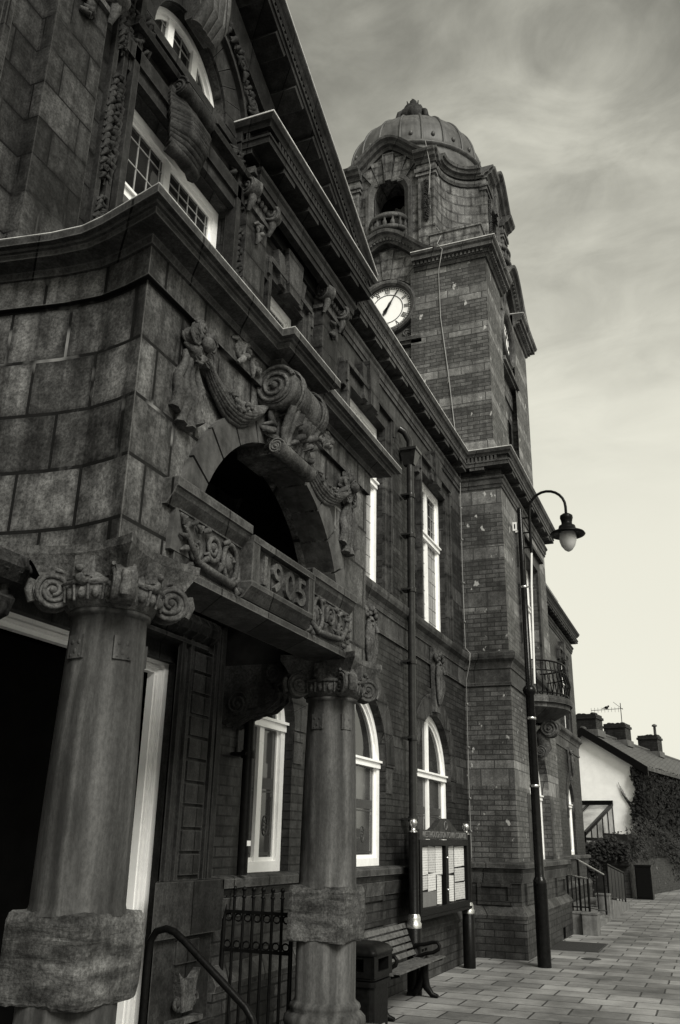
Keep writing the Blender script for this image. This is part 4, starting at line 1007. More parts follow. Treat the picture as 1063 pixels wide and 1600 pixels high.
    for q in range(4):
        A = math.pi / 4 + math.pi / 2 * q; e = Vector((math.cos(A), math.sin(A), 0)); ctr = Vector((cx, cy, 2.80)) + e * 0.30
        c.volute(ctr, e, (0, 0, 1), 0.106, 0.10, 2.5, True, math.pi / 2, 0.12)
        c.tube([Vector((cx, cy, 2.90)) + e * 0.20, Vector((cx, cy, 2.915)) + e * 0.28, Vector((cx, cy, 2.895)) + e * 0.34], [0.035, 0.04, 0.02], 7)
        c.tube([ctr + e * 0.1 + Vector((0, 0, 0.05)), ctr + e * 0.115, ctr + e * 0.09 - Vector((0, 0, 0.06))], 0.026, 7)
        A2 = math.pi / 2 * q; e2 = Vector((math.cos(A2), math.sin(A2), 0)); f = Vector((cx, cy, 2.90)) + e2 * 0.25   # shield on each side
        s2 = Vector((-e2.y, e2.x, 0))
        c.hexa([f + s2 * a + Vector((0, 0, b)) + e2 * d for a in (-0.042, 0.042) for b in (-0.05, 0.06) for d in (-0.03, 0.03)])
        c.ball(f + e2 * 0.035 - Vector((0, 0, 0.01)), 0.022, 7, 5); c.ball(f - Vector((0, 0, 0.055)), (0.042, 0.042, 0.04), 8, 5)
    c.rough(0.005, 16).build("capital", M['carve'], col)
    return col
column(3.70); column(6.70)

# ---- wall consoles under the porch flanks
for cy in (6.72, 3.32):
    c = MB(); outl = [(0.0, 3.0), (0.52, 3.0), (0.54, 2.93), (0.50, 2.86), (0.42, 2.84), (0.47, 2.78), (0.44, 2.70), (0.34, 2.66), (0.22, 2.64), (0.12, 2.57), (0.0, 2.52)]
    for k, wd in enumerate((0.17, 0.12)):
        c.prism([(x * (1 + 0.03 * k), z - 0.006 * k) for x, z in outl], -wd, wd, lambda u, v, w, cy=cy: (u, cy + w, v))
    for q in range(3):
        y = cy + (q - 1) * 0.1; c.tube([(0.02, y, 2.52), (0.2, y, 2.62), (0.36, y, 2.65), (0.46, y, 2.73), (0.44, y, 2.84), (0.53, y, 2.92)], 0.03, 7)
    c.volute((0.46, cy, 2.92), (1, 0, 0), (0, 0, 1), 0.07, 0.38, 2.0); c.volute((0.14, cy, 2.68), (1, 0, 0), (0, 0, 1), 0.1, 0.36, 2.0)
    c.build("console_bracket", M['carve_dark'], hall)

# ---- doorway: pulvinated frieze, panelled pier, white frame
de = MB(); d0, d1 = 3.3, 6.42
de.sweep([(d1, 3.42), (d0, 3.42)][::-1], [(0, -0.1), (0, 0.30), (0.03, 0.30), (0.05, 0.26), (0.08, 0.24), (0.10, 0.2), (0.10, -0.1)], TX(-0.05))
de.sweep([(d0, 3.30), (d1 - 0.25, 3.30)], [(0, -0.1), (0, 0.1), (0.05, 0.19), (0.11, 0.22), (0.17, 0.19), (0.22, 0.1), (0.22, -0.1)], TX(-0.05), smooth=False)
de.sweep([(d0, 3.07), (d1 - 0.3, 3.07)], [(0, -0.1), (0, 0.14), (0.03, 0.14), (0.04, 0.10), (0.05, -0.1)], TX(-0.05))
for k in range(20): y = d0 + 0.1 + k * 0.14; de.tube([(-0.05 + 0.1, y, 3.29), (0.155, y + 0.03, 3.24), (0.175, y + 0.06, 3.19), (0.15, y + 0.08, 3.13), (0.05, y + 0.1, 3.085)], 0.012, 5)
for k in range(2): de.box(d1 - 0.10 * (k + 1), d1 - 0.1 * k - 0.01, 3.3 - 1.9 * 0.0 - 0.0, 3.32, -0.05, 0.1, TX(0))
de.build("door_entablature", M['trim_dark'], hall)
pi_ = MB()
pi_.prism([(-0.049, 5.875), (0.05, 5.73), (0.05, 6.42), (-0.049, 6.42)], 1.34, 3.3)
for (a, b) in ((6.33, 6.40), (6.26, 6.30), (5.86, 5.90), (5.735, 5.78)): pi_.box(a, b, 1.345, 3.28, 0.05, 0.085, TX(0))
for k in range(11): pi_.box(5.95, 6.22, 1.38 + k * 0.165, 1.38 + k * 0.165 + 0.14, 0.05, 0.075, TX(0))
pi_.prism([(-0.049, 5.87), (0.13, 5.56), (0.13, 6.52), (-0.049, 6.52)], 0.98, 1.342); pi_.prism([(-0.049, 5.88), (0.08, 5.68), (0.08, 6.46), (-0.049, 6.46)], 0.0, 0.979); pi_.box(5.66, 6.5, 0.0, 0.40, 0.0, 0.125, TX(0)); pi_.box(5.95, 6.25, 0.80, 0.95, 0.08, 0.10, TX(0))
pi_.build("panelled_pier", M['trim_dark'], hall)
sc_ = MB()
for sg in (1,):
    m = 6.08; T = TX(0.08)
    sc_.prism([(m - 0.15, 0.76), (m - 0.11, 0.68), (m - 0.075, 0.5), (m + 0.075, 0.5), (m + 0.11, 0.68), (m + 0.15, 0.76), (m + 0.06, 0.70), (m - 0.06, 0.70)], 0.0, 0.06, T)
    for q in (-1, 1): scroll(sc_, T, m + q * 0.105, 0.56, 0.05, q, 1.5, 0.018, 0.04)
    sc_.box(m - 0.19, m + 0.19, 0.43, 0.46, 0, 0.08, T)
sc_.build("scroll_ornament", M['carve'], hall)
dw = MB(); T = TX(-0.21)
ja, jb = DO[0], DO[1]
for (a, b) in ((ja, ja + 0.13), (jb - 0.13, jb)):
    s1 = 1 if a == ja else -1
    dw.box(a, b, 0.05, 2.90, 0.0, 0.06, T)
    for k, (p, q, w) in enumerate(((0.0, 0.05, 0.10), (0.06, 0.09, 0.085), (0.105, 0.12, 0.075))):
        u0 = a + p if s1 > 0 else b - q; dw.box(u0, u0 + (q - p), 0.05, 2.90 - p, 0.06, w, T)
dw.box(ja + 0.13, jb - 0.13, 2.815, 2.90, 0, 0.06, T); dw.box(ja + 0.05, jb - 0.05, 2.875, 2.90, 0.06, 0.10, T); dw.box(ja + 0.09, jb - 0.09, 2.845, 2.865, 0.06, 0.085, T)
dfo = dw.build("door_frame", M['white'], hall)
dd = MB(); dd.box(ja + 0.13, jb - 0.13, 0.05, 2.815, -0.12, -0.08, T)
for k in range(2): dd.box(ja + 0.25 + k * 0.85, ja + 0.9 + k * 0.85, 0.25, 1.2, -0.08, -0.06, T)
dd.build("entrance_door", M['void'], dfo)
sp = MB()
for k in range(3): sp.box(-0.45, 0.62 + 0.14 * (2 - k) - 0.0, 4.1 - 0.01 * k, 6.3 + 0.01 * k, 0.105 * k, 0.105 * (k + 1) - 0.002)
sp.build("entrance_steps", M['concrete'], hall)

# ---- rainwater pipes and cables (part of the building)
def pipe(x, y, z0, z1, r, hopper=True, mat='pipe', clips=()):
    p = MB(); p.tube([(x, y, z0), (x, y, z1)], r, 12)
    for z in clips: p.lathe([(r * 1.3, -0.03), (r * 1.35, 0), (r * 1.3, 0.03)], (x, y, z), 12); p.box(x - 0.12, x + 0.02, y - r * 1.9, y + r * 1.9, z - 0.012, z + 0.012)
    if hopper:
        p.hexa([(x - .09, y - .05, z1), (x - .12, y - .12, z1 + .2), (x - .09, y + .05, z1), (x - .12, y + .12, z1 + .2), (x + .07, y - .05, z1), (x + .12, y - .12, z1 + .2), (x + .07, y + .05, z1), (x + .12, y + .12, z1 + .2)])
        p.box(x - 0.12, x + 0.135, y - 0.14, y + 0.14, z1 + 0.2, z1 + 0.24); p.tube([(x, y, z1 + 0.2), (x, y - 0.02, z1 + 0.38), (x - 0.05, y - 0.1, z1 + 0.5), (x - 0.12, y - 0.14, z1 + 0.55)], 0.05, 10)
    return p.build("drainpipe", M[mat], hall)
pipe(0.14, 11.34, 0.1, 6.78, 0.052, True, 'pipe', (1.9, 2.9, 3.9, 4.9, 5.7, 6.3))
pipe(0.12, 6.82, 1.36, 2.75, 0.045, False, 'iron', (2.3,))
sg_ = MB(); sg_.box(6.79, 6.85, 1.58, 1.62, 0.168, 0.172, TX(0)); sg_.build("pipe_tag", M['sign'], hall)
cb = MB()
cb.tube([(0.05, 14.66, 8.0), (0.05, 14.64, 7.4), (0.04, 14.66, 6.2), (0.05, 14.66, 4.75), (0.17, 14.5, 4.62), (0.15, 14.52, 4.45), (0.05, 14.66, 4.2), (0.04, 14.66, 2.6), (0.05, 14.66, 1.4)], 0.0065, 6)
for z in (7.3, 6.7, 5.9, 5.2, 3.8, 3.1, 2.3, 1.8): cb.ball((0.06, 14.65, z), 0.016, 6, 4)
cb.build("festoon_cable", M['cable'], hall)

# ================================================================== CLOCK TOWER
CX, CY, HW = -1.47, 16.99, 2.12
lo = MB()
T1 = TN(TY0)
lo.wall(T1, -0.3, TXF, 1.2, 8.2); 
LW = [(CY - 1.0, CY + 1.0, 1.36, 2.42, 0.95), (CY - 0.9, CY + 0.9, 4.9, 6.95, 0.0)]
lo.wall(TX(TXF), TY0, TY1, 1.2, 8.2, LW, 0.25)
lo.wall(TF(TY1), -4.2, TXF, 0.0, 8.2); lo.add([(-4.2, TY0, 8.2), (TXF, TY0, 8.2), (TXF, TY1, 8.2), (-4.2, TY1, 8.2)], [(0, 1, 2, 3)])
twl = lo.build("clock_tower", M['brick_tower'], hall)
for o in LW: window(TX(TXF), o, 0.2, 1, 2.44 if o[4] else 6.1, 'glass_mid', top_glass='glass')
d2 = MB()
for (a, b) in ((CY - 1.15, CY - 0.901), (CY + 0.901, CY + 1.15)): d2.box(a, b, 4.7, 7.2, -0.2, 0.05, TX(TXF))
d2.box(CY - 0.9, CY + 0.9, 6.951, 7.2, -0.2, 0.05, TX(TXF)); d2.box(CY - 1.25, CY + 1.25, 7.2, 7.28, -0.05, 0.12, TX(TXF))
for (a, b) in ((CY - 1.28, CY - 1.001), (CY + 1.001, CY + 1.28)): d2.cut(); d2.box(a, b, 1.37, 2.42, -0.1, 0.01, TX(TXF))
d2.build("window_surround", M['jamb'], hall)

up = MB(); X0, X1, Y0, Y1 = CX - HW, CX + HW, CY - HW, CY + HW
PIN = 0.76                       # half width of the clock bay
ZC = 12.72                       # underside of pier cornice
for (T, c, far) in ((TN(Y0), CX, False), (TX(X1), CY, False), (TF(Y1), CX, True), (TB(X0), CY, True)):
    up.wall(T, c - HW, c - PIN, 8.2, ZC + 0.4); up.wall(T, c + PIN, c + HW, 8.2, ZC + 0.4)
    for sg in (-1, 1):           # return of the recessed bay
        u = c + sg * PIN; up.add([T(u, 8.2, 0), T(u, 13.2, 0), T(u, 13.2, -0.14), T(u, 8.2, -0.14)], [(0, 1, 2, 3)])
    if not far:
        up.wall(T, c + PIN - 0.22, c + PIN, 8.2, ZC, (), 0.1)
    up.add([T(c - PIN, 8.2, -0.14), T(c + PIN, 8.2, -0.14), T(c + PIN, 11.2, -0.14), T(c - PIN, 11.2, -0.14)], [(0, 1, 2, 3)])
for (u0, u1) in ((CY - 0.45, CY - 0.12), (CY + 0.12, CY + 0.45)): up.box(u0, u1, 8.9, 10.1, -0.2, -0.135, TX(X1))
up.build("tower_shaft", M['brick_tower'], twl)
sl = MB()
for (u0, u1) in ((CY - 0.42, CY - 0.15), (CY + 0.15, CY + 0.42)): sl.box(u0, u1, 8.7, 10.15, -0.2, -0.125, TX(X1))
sl.build("slit_window", M['void'], twl)
cbay = MB(); cmould = MB(); voss = MB()
for (T, c) in ((TN(Y0), CX), (TX(X1), CY), (TF(Y1), CX), (TB(X0), CY)):
    zc = 12.03
    # dial surround: square panel with round opening, ring, wedge stones above
    cbay.box(c - PIN, c + PIN, 10.6, 13.55, -0.3, -0.11, T)
    cmould.box(c - PIN, c + PIN, 11.12, 11.2, -0.12, 0.05, T); cmould.box(c - PIN, c + PIN, 11.05, 11.12, -0.12, 0.0, T)
    cmould.sweep([(c + 0.57 * math.cos(2 * math.pi * k / 40), zc + 0.57 * math.sin(2 * math.pi * k / 40)) for k in range(40)], [(-0.035, -0.12), (-0.035, -0.02), (0.0, 0.02), (0.05, 0.03), (0.08, 0.0), (0.09, -0.12)], T, True)
    for (a, b, z0, z1) in ((c - PIN + 0.03, c - PIN + 0.07, 11.25, 12.6), (c + PIN - 0.07, c + PIN - 0.03, 11.25, 12.6)): cmould.box(a, b, z0, z1, -0.12, -0.06, T)
    for k in range(9):
        A0 = math.radians(30 + k * 120 / 9 + 0.4); A1 = math.radians(30 + (k + 1) * 120 / 9 - 0.4); ro = 1.28 if k != 4 else 1.42; ri = 0.70
        voss.prism([(c + ri * math.cos(A0), zc + ri * math.sin(A0)), (c + ro * math.cos(A0), zc + ro * math.sin(A0)), (c + ro * math.cos(A1), zc + ro * math.sin(A1)), (c + ri * math.cos(A1), zc + ri * math.sin(A1))], -0.12, -0.06 + (0.03 if k == 4 else 0), T)
    # hooded cornice: rises over the bay in a curve and runs level over the piers
    def hz(u):
        d = abs(u - c); 
        return 13.02 + (0.78 * 0.5 * (1 + math.cos(math.pi * min(1, d / 1.32))))
    path = [(c - 1.32 + 2.64 * k / 36, hz(c - 1.32 + 2.64 * k / 36)) for k in range(37)]
    cmould.sweep(path, [(0.22, -0.15), (0.22, 0.06), (0.17, 0.09), (0.14, 0.16), (0.09, 0.18), (0.06, 0.25), (0.0, 0.27), (0.0, -0.15)], T)
    for k in range(3, 34): 
        u, v = path[k]; cmould.box(u - 0.022, u + 0.022, v - 0.20, v - 0.14, 0.06, 0.14, T)
    cbay.cut(); cmould.cut(); voss.cut()
cbo = cbay.build("clock_bay", M['tower_stone'], twl); voss.build("dial_voussoirs", M['tower_stone'], twl); cmould.build("clock_hood", M['trim_tower'], twl)
# pier cornices: one ring per corner
pcn = MB(); pfl = MB()
for sx in (-1, 1):
    for sy in (-1, 1):
        xc, yc = CX + sx * HW, CY + sy * HW; w = HW - 0.62
        pth = [(xc - sx * w, yc), (xc, yc), (xc, yc - sy * w)]
        if sx * sy > 0: pth = pth[::-1]
        pth = pth if sx * sy < 0 else pth
        pcn.sweep(pth, [(-0.1, ZC), (0.04, ZC), (0.06, ZC + 0.06), (0.10, ZC + 0.07), (0.10, ZC + 0.14), (0.2, ZC + 0.16), (0.2, ZC + 0.23), (0.24, ZC + 0.27), (0.25, ZC + 0.31), (-0.1, ZC + 0.34)])
        dentils(pcn, pth, 0.10, ZC + 0.08, ZC + 0.14, 0.04, 0.04, 0.05)
        pfl.sweep(pth, [(-0.1, ZC + 0.345), (0.26, ZC + 0.315), (0.26, ZC + 0.33), (-0.1, ZC + 0.36)])
        a, b = sorted((xc, xc - sx * w)); d, e = sorted((yc, yc - sy * w)); pcn.box(a, b, d, e, ZC + 0.01, ZC + 0.31); pcn.cut(); pfl.cut()
pcn.build("pier_cornice", M['trim_tower'], twl); pfl.build("lead_flashing", M['flash'], twl)
# corner attic blocks above pier cornices
at = MB()
for sx in (-1, 1):
    for sy in (-1, 1):
        a, b = sorted((CX + sx * (HW - 0.10), CX + sx * 0.95)); d, e = sorted((CY + sy * (HW - 0.10), CY + sy * 0.95)); at.box(a, b, d, e, ZC + 0.3, 13.62); at.box(a - .03, b + .03, d - .03, e + .03, 13.62, 13.68); at.cut()
at.build("attic_block", M['tower_stone'], twl)
# clock dials
for (T, c) in ((TN(Y0), CX), (TX(X1), CY)):
    f = MB(); f.prism([(c + 0.535 * math.cos(2 * math.pi * k / 48), 12.03 + 0.535 * math.sin(2 * math.pi * k / 48)) for k in range(48)], -0.115, -0.09, T)
    fo = f.build("clock_face", M['dial'], hall)
    nn = MB()
    def ring_(r0, r1):
        nn.sweep([(c + r0 * math.cos(2 * math.pi * k / 48), 12.03 + r0 * math.sin(2 * math.pi * k / 48)) for k in range(48)], [(0, -0.092), (0, -0.082), (-(r1 - r0), -0.082), (-(r1 - r0), -0.092)], T, True)
    ring_(0.345, 0.36); ring_(0.475, 0.482); ring_(0.52, 0.535)
    def bar(p, q, w):
        dx, dz = q[0] - p[0], q[1] - p[1]; L = math.hypot(dx, dz); px_, pz_ = -dz / L * w / 2, dx / L * w / 2
        nn.prism([(c + p[0] + px_, 12.03 + p[1] + pz_), (c + q[0] + px_, 12.03 + q[1] + pz_), (c + q[0] - px_, 12.03 + q[1] - pz_), (c + p[0] - px_, 12.03 + p[1] - pz_)], -0.092, -0.084, T)
    flip = -1 if T is not None and T(0, 0, 1)[0] != 0 and False else 1
    for h, s_ in enumerate(("XII", "I", "II", "III", "IIII", "V", "VI", "VII", "VIII", "IX", "X", "XI")):
        A = math.radians(90 - 30 * h); wd = {'I': 0.03, 'V': 0.055, 'X': 0.055}; tot = sum(wd[ch] for ch in s_); t = -tot / 2
        def pt(u, r): return (r * math.cos(A) + u * math.sin(A), r * math.sin(A) - u * math.cos(A))
        for ch in s_:
            w = wd[ch]; a, b = t + 0.004, t + w - 0.004
            if ch == 'I': bar(pt((a + b) / 2, 0.365), pt((a + b) / 2, 0.47), 0.016)
            elif ch == 'V': bar(pt((a + b) / 2, 0.365), pt(a, 0.47), 0.016); bar(pt((a + b) / 2, 0.365), pt(b, 0.47), 0.010)
            else: bar(pt(b, 0.365), pt(a, 0.47), 0.016); bar(pt(a, 0.365), pt(b, 0.47), 0.010)
            t += w
    for k in range(60):
        A = math.radians(6 * k); bar((0.482 * math.cos(A), 0.482 * math.sin(A)), (0.522 * math.cos(A), 0.522 * math.sin(A)), 0.024)
    nn.build("dial_numerals", M['dialink'], fo)
    hd = MB()
    def hand(deg, L, w, tail):
        A = math.radians(90 - deg); ca, sa = math.cos(A), math.sin(A)
        def q(r, s__): return (c + r * ca + s__ * sa, 12.03 + r * sa - s__ * ca)
        hd.prism([q(-tail, -w * .4), q(0, -w), q(L * 0.28, -w * 1.5), q(L * 0.42, -w * 0.6), q(L, -w * 0.25), q(L, w * 0.25), q(L * 0.42, w * 0.6), q(L * 0.28, w * 1.5), q(0, w), q(-tail, w * .4)], -0.07, -0.058, T)
    hand(30, 0.46, 0.02, 0.12); hd.cut(); hand(212, 0.31, 0.03, 0.08)
    hd.build("clock_hand", M['dialink'], fo)
ca_ = MB()
for (T, c) in ((TN(Y0), CX), (TX(X1), CY)):
    for sg in (-1, 1):
        ca_.cut(); drop(ca_, (lambda T: lambda u, v, w: T(u, v, w - 0.11))(T), c + sg * 0.62, 11.32, 11.72, 0.13, RND); scroll(ca_, (lambda T: lambda u, v, w: T(u, v, w - 0.1))(T), c + sg * 0.42, 11.36, 0.09, sg)
        foliage(ca_, (lambda T: lambda u, v, w: T(u, v, w - 0.1))(T), c + sg * 0.45 - 0.15, c + sg * 0.45 + 0.15, 11.27, 11.45, 10, 0.045, 0.03, RND)
ca_.build("dial_carving", M['carve'], twl)

# ---- belfry stage: four bowed fronts with niches, concave corners
BF = HW - 0.21                    # half depth to belfry front
PH = 1.08                         # half width of front
bf = MB(); bz0, bz1 = 13.2, 15.80
cn = []                           # one concave corner in local coords (from front edge round to the side edge)
for k in range(9):
    a = k / 8; A = math.pi / 2 * a; r = BF - PH + 0.0
    # circle centred on the outer corner
    cn.append((PH + r * (1 - math.cos(A)) * 1.0, BF - r * math.sin(A)))
cn = [(PH + (BF - PH) * (1 - math.cos(math.pi / 2 * k / 8)), PH + (BF - PH) * (1 - math.sin(math.pi / 2 * k / 8))) for k in range(9)]
def rotq(p, q):
    x, y = p
    for _ in range(q): x, y = -y, x
    return (CX + x, CY + y)
outline = []
for q in range(4):                # counter-clockwise order starting with the +y face
    pts = [(-y, x) for x, y in cn]  # corner on the left of +y face
    outline += [rotq(p, q) for p in cn[::-1]]
def bell(u):                      # height of the crowning cornice along a front, u from its centre
    d = abs(u) / 1.0
    return 0.66 * (0.5 * (1 + math.cos(math.pi * min(1, abs(u) / 0.98)))) ** 0.85
Ts = [(TN(CY - BF), CX), (TX(CX + BF), CY), (TF(CY + BF), CX), (TB(CX - BF), CY)]
NI = 0.36
nich = MB(); pil = MB(); crown = MB(); keyf = MB(); balc = MB(); blk_ = MB(); vd = MB()
for qi, (T, c) in enumerate(Ts):
    o = (c - NI, c + NI, 13.75, 15.06, 0.36)
    bf.wall(T, c - PH, c + PH, bz0, bz1, [o], 0.5)
    # gable of the curved top
    pts = [(c - PH + 2 * PH * k / 30, 15.76 + bell(-PH + 2 * PH * k / 30)) for k in range(31)]
    bf.prism([(c - PH, 15.7)] + pts + [(c + PH, 15.7)], -0.35, -0.002, T)
    # ring round the niche
    nich.sweep([(c - NI - 0.10, 13.7), (c - NI - 0.10, 15.06)] + [(c - (NI + 0.10) * math.cos(math.pi * k / 14), 15.06 + (0.46) * math.sin(math.pi * k / 14)) for k in range(1, 14)] + [(c + NI + 0.10, 15.06), (c + NI + 0.10, 13.7)], [(-0.08, -0.05), (-0.08, 0.05), (0.0, 0.06), (0.10, 0.0), (0.10, -0.05)], T)
    for k, (du, h, w) in enumerate(((0, 16.12, 0.12), (-0.24, 15.98, 0.07), (0.24, 15.98, 0.07), (-0.44, 15.85, 0.05), (0.44, 15.85, 0.05))):
        keyf.prism([(c + du * 0.62 - 0.07, 15.38 - abs(du) * 0.1), (c + du * 0.62 + 0.07, 15.38 - abs(du) * 0.1), (c + du * 1.25 + 0.13, h), (c + du * 1.25 - 0.13, h)], -0.05, w, T)
    for sg in (-1, 1):
        m = c + sg * 0.88; pil.cut(); blk_.cut()
        pil.box(m - 0.19, m + 0.19, 13.3, 15.27, -0.05, 0.07, T); pil.box(m - 0.12, m + 0.12, 13.95, 15.15, 0.07, 0.075, T)
        for e in (-0.16, 0.16): pil.box(m + e - 0.02, m + e + 0.02, 13.9, 15.2, 0.07, 0.095, T)
        pil.box(m - 0.23, m + 0.23, 15.27, 15.35, -0.05, 0.11, T); pil.box(m - 0.25, m + 0.25, 15.351, 15.45, -0.05, 0.14, T); pil.box(m - 0.21, m + 0.21, 15.451, 15.579, -0.05, 0.09, T)
        drop(blk_, (lambda T: lambda u, v, w: T(u, v, w + 0.07))(T), m, 14.1, 15.1, 0.15, RND)
        crown.sweep([(m - 0.24, 15.82), (m + 0.24, 15.82)], [(0.24, -0.1), (0.24, 0.12), (0.18, 0.15), (0.15, 0.22), (0.1, 0.25), (0.06, 0.30), (0.0, 0.32), (0.0, -0.1)], T)
    path = [(c - PH - 0.1 + (2 * PH + 0.2) * k / 48, 15.83 + bell(-PH - 0.1 + (2 * PH + 0.2) * k / 48)) for k in range(49)]
    crown.sweep(path, [(0.22, -0.1), (0.22, 0.06), (0.17, 0.09), (0.14, 0.17), (0.09, 0.20), (0.05, 0.27), (0.0, 0.29), (0.0, -0.1)], T)
    vd.prism([(c - NI - 0.02, 13.76)] + bf.archcurve((c - NI - 0.02, c + NI + 0.02, 0, 15.06, 0.38), 12) + [(c + NI + 0.02, 13.76)], -0.62, -0.5, T)
    # bow fronted balconette
    def arc(r, z, n=12): return [T(c + r * math.cos(math.pi * k / n), z, r * 0.75 * math.sin(math.pi * k / n)) for k in range(n + 1)]
    balc.tube(arc(0.40, 14.27), 0.055, 8); balc.tube(arc(0.40, 14.32), 0.035, 8); balc.tube(arc(0.41, 13.97), 0.06, 8)
    for k in range(7):
        A = math.pi * (k + 0.5) / 7; p = T(c + 0.40 * math.cos(A), 0, 0.30 * math.sin(A)); balc.lathe([(0.03, 14.0), (0.05, 14.06), (0.045, 14.12), (0.025, 14.16), (0.022, 14.20), (0.04, 14.24)], (p[0], p[1], 0), 8)
    balc.prism([(c - 0.44, 13.6), (c + 0.44, 13.6), (c + 0.44, 13.93), (c - 0.44, 13.93)], -0.05, 0.12, T)
    for q_ in (nich, pil, keyf, balc, vd, blk_): q_.cut()
for q in range(4):
    pts = [rotq(p, q) for p in cn]
    for a, b in zip(pts[:-1], pts[1:]): bf.add([(a[0], a[1], bz0), (b[0], b[1], bz0), (b[0], b[1], bz1), (a[0], a[1], bz1)], [(0, 1, 2, 3)])
    path = pts
    tv = [(p[0], p[1]) for p in path]
    # outward = away from the tower axis: choose travel direction accordingly
    a, b = tv[3], tv[4]; nx, ny = (b[1] - a[1]), -(b[0] - a[0])
    if nx * (a[0] - CX) + ny * (a[1] - CY) < 0: tv = tv[::-1]
    crown.sweep(tv, [(-0.1, 15.58), (0.05, 15.58), (0.08, 15.63), (0.14, 15.66), (0.16, 15.72), (0.20, 15.74), (0.22, 15.81), (-0.1, 15.84)])
    crown.sweep(tv, [(-0.1, 15.38), (0.03, 15.38), (0.06, 15.44), (0.06, 15.50), (-0.1, 15.51)])
bf.build("belfry", M['tower_stone'], twl); nich.build("niche_surround", M['trim_tower'], twl); pil.build("belfry_pilaster", M['tower_stone'], twl)
crown.build("crown_cornice", M['trim_tower'], twl); keyf.build("belfry_keystone", M['tower_stone'], twl); balc.build("balconette", M['trim_tower'], twl); blk_.build("pilaster_carving", M['carve_dark'], twl)
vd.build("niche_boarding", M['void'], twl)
br_ = MB()
for (T, c) in Ts[:2]:
    br_.cut(); br_.prism([(c - 0.30, 13.78), (c + 0.34, 13.78), (c + 0.34, 14.92), (c + 0.26, 14.9), (c + 0.2, 15.02), (c + 0.12, 14.94), (c + 0.02, 15.02), (c - 0.04, 14.86), (c - 0.12, 14.70), (c - 0.10, 14.5), (c - 0.2, 14.38), (c - 0.26, 14.2), (c - 0.3, 14.1)], -0.45, -0.42, T)
br_.build("broken_boarding", M['trim_tower'], twl)
# dome with standing seams, ring, studs and finial
dm = MB()
dp_ = [(1.86, 15.9), (1.80, 16.1), (1.74, 16.45), (1.72, 16.58)] + [(1.66 * math.cos(t * math.pi / 28) ** (2 / 2.4), 16.6 + 1.7 * math.sin(t * math.pi / 28) ** (2 / 2.4)) for t in range(0, 14)] + [(0.0, 18.3)]
dm.lathe(dp_, (CX, CY, 0), 48)
dmo = dm.build("dome", M['dome'], twl)
sm_ = MB()
for k in range(20):
    A = 2 * math.pi * k / 20 + 0.1; sm_.tube([(CX + (r + 0.005) * math.cos(A), CY + (r + 0.005) * math.sin(A), z) for r, z in dp_[4:-1]], 0.03, 6)
    A += math.pi / 20; sm_.ball((CX + 1.65 * math.cos(A), CY + 1.65 * math.sin(A), 16.95), (0.05, 0.05, 0.07), 8, 6)
sm_.lathe([(1.70, 16.54), (1.80, 16.58), (1.77, 16.66), (1.60, 16.70)], (CX, CY, 0), 48)
sm_.build("dome_seam", M['dome'], twl)
fi = MB()
fi.lathe([(0.46, 18.2), (0.44, 18.36), (0.40, 18.40), (0.33, 18.44), (0.33, 18.62), (0.40, 18.72), (0.42, 18.86), (0.38, 19.02), (0.28, 19.14), (0.22, 19.2), (0.24, 19.26), (0.10, 19.32), (0.06, 19.42), (0.09, 19.5), (0.0, 19.62)], (CX, CY, 0), 20)
for k in range(8):
    A = 2 * math.pi * k / 8 + 0.2; e = Vector((math.cos(A), math.sin(A), 0)); b = Vector((CX, CY, 18.55)); fi.tube([b + e * 0.36, b + e * 0.5 + Vector((0, 0, 0.10)), b + e * 0.47 + Vector((0, 0, 0.30)), b + e * 0.30 + Vector((0, 0, 0.5))], [0.05, 0.07, 0.06, 0.03], 7)
    fi.tube([b + e * 0.14 + Vector((0, 0, 0.66)), b + e * 0.2 + Vector((0, 0, 0.86))], [0.04, 0.012], 6)
fi.rough(0.02, 8)
fi.build("finial", M['carve_dark'], twl)
cd_ = MB()
cd_.tube([(CX + 0.95, CY - BF - 0.34, 15.97), (CX + 1.0, CY - BF - 0.16, 15.4), (CX + 0.93, CY - BF - 0.1, 14.6), (CX + 1.0, CY - BF - 0.02, 14.0), (CX + 1.18, CY - BF - 0.0, 13.7), (CX + 1.2, Y0 - 0.27, 13.1), (CX + 1.3, Y0 - 0.25, 12.95), (CX + 1.15, Y0 - 0.03, 12.6), (CX + 1.17, Y0 - 0.02, 11.5), (CX + 1.3, Y0 - 0.02, 10.2), (CX + 1.38, Y0 - 0.02, 9.2), (CX + 1.46, Y0 - 0.03, 8.36)], 0.009, 6)
cd_.build("lightning_cable", M['cable'], twl)

# ---- iron balcony on the tower front
ba = MB(); bx, byc, rx, ry = TXF, CY - 0.05, 0.68, 0.92
def el_(k, n=20): A = -math.pi / 2 + math.pi * k / n; return math.cos(A), math.sin(A)
for (r, z0, z1) in ((1.0, 4.02, 4.10), (0.93, 3.94, 4.02), (0.97, 4.10, 4.14)):
    P = [(bx + rx * r * el_(k)[0], byc + ry * r * el_(k)[1]) for k in range(21)]; ba.prism(P, z0, z1 - 0.001)
ring_pts = []
for (r, z) in ((0.9, 3.94), (0.72, 3.86), (0.5, 3.78), (0.25, 3.72)): ring_pts += [(bx + rx * r * el_(k)[0], byc + ry * r * el_(k)[1], z) for k in range(21)]
ba.add(ring_pts, [(i * 21 + k, i * 21 + k + 1, (i + 1) * 21 + k + 1, (i + 1) * 21 + k) for i in range(3) for k in range(20)], True)
bo = ba.build("balcony", M['trim'], hall)
br = MB()
def bellyr(z): t = (z - 4.14) / 0.62; return 0.86 + 0.12 * math.sin(math.pi * min(1, t * 1.2)) 
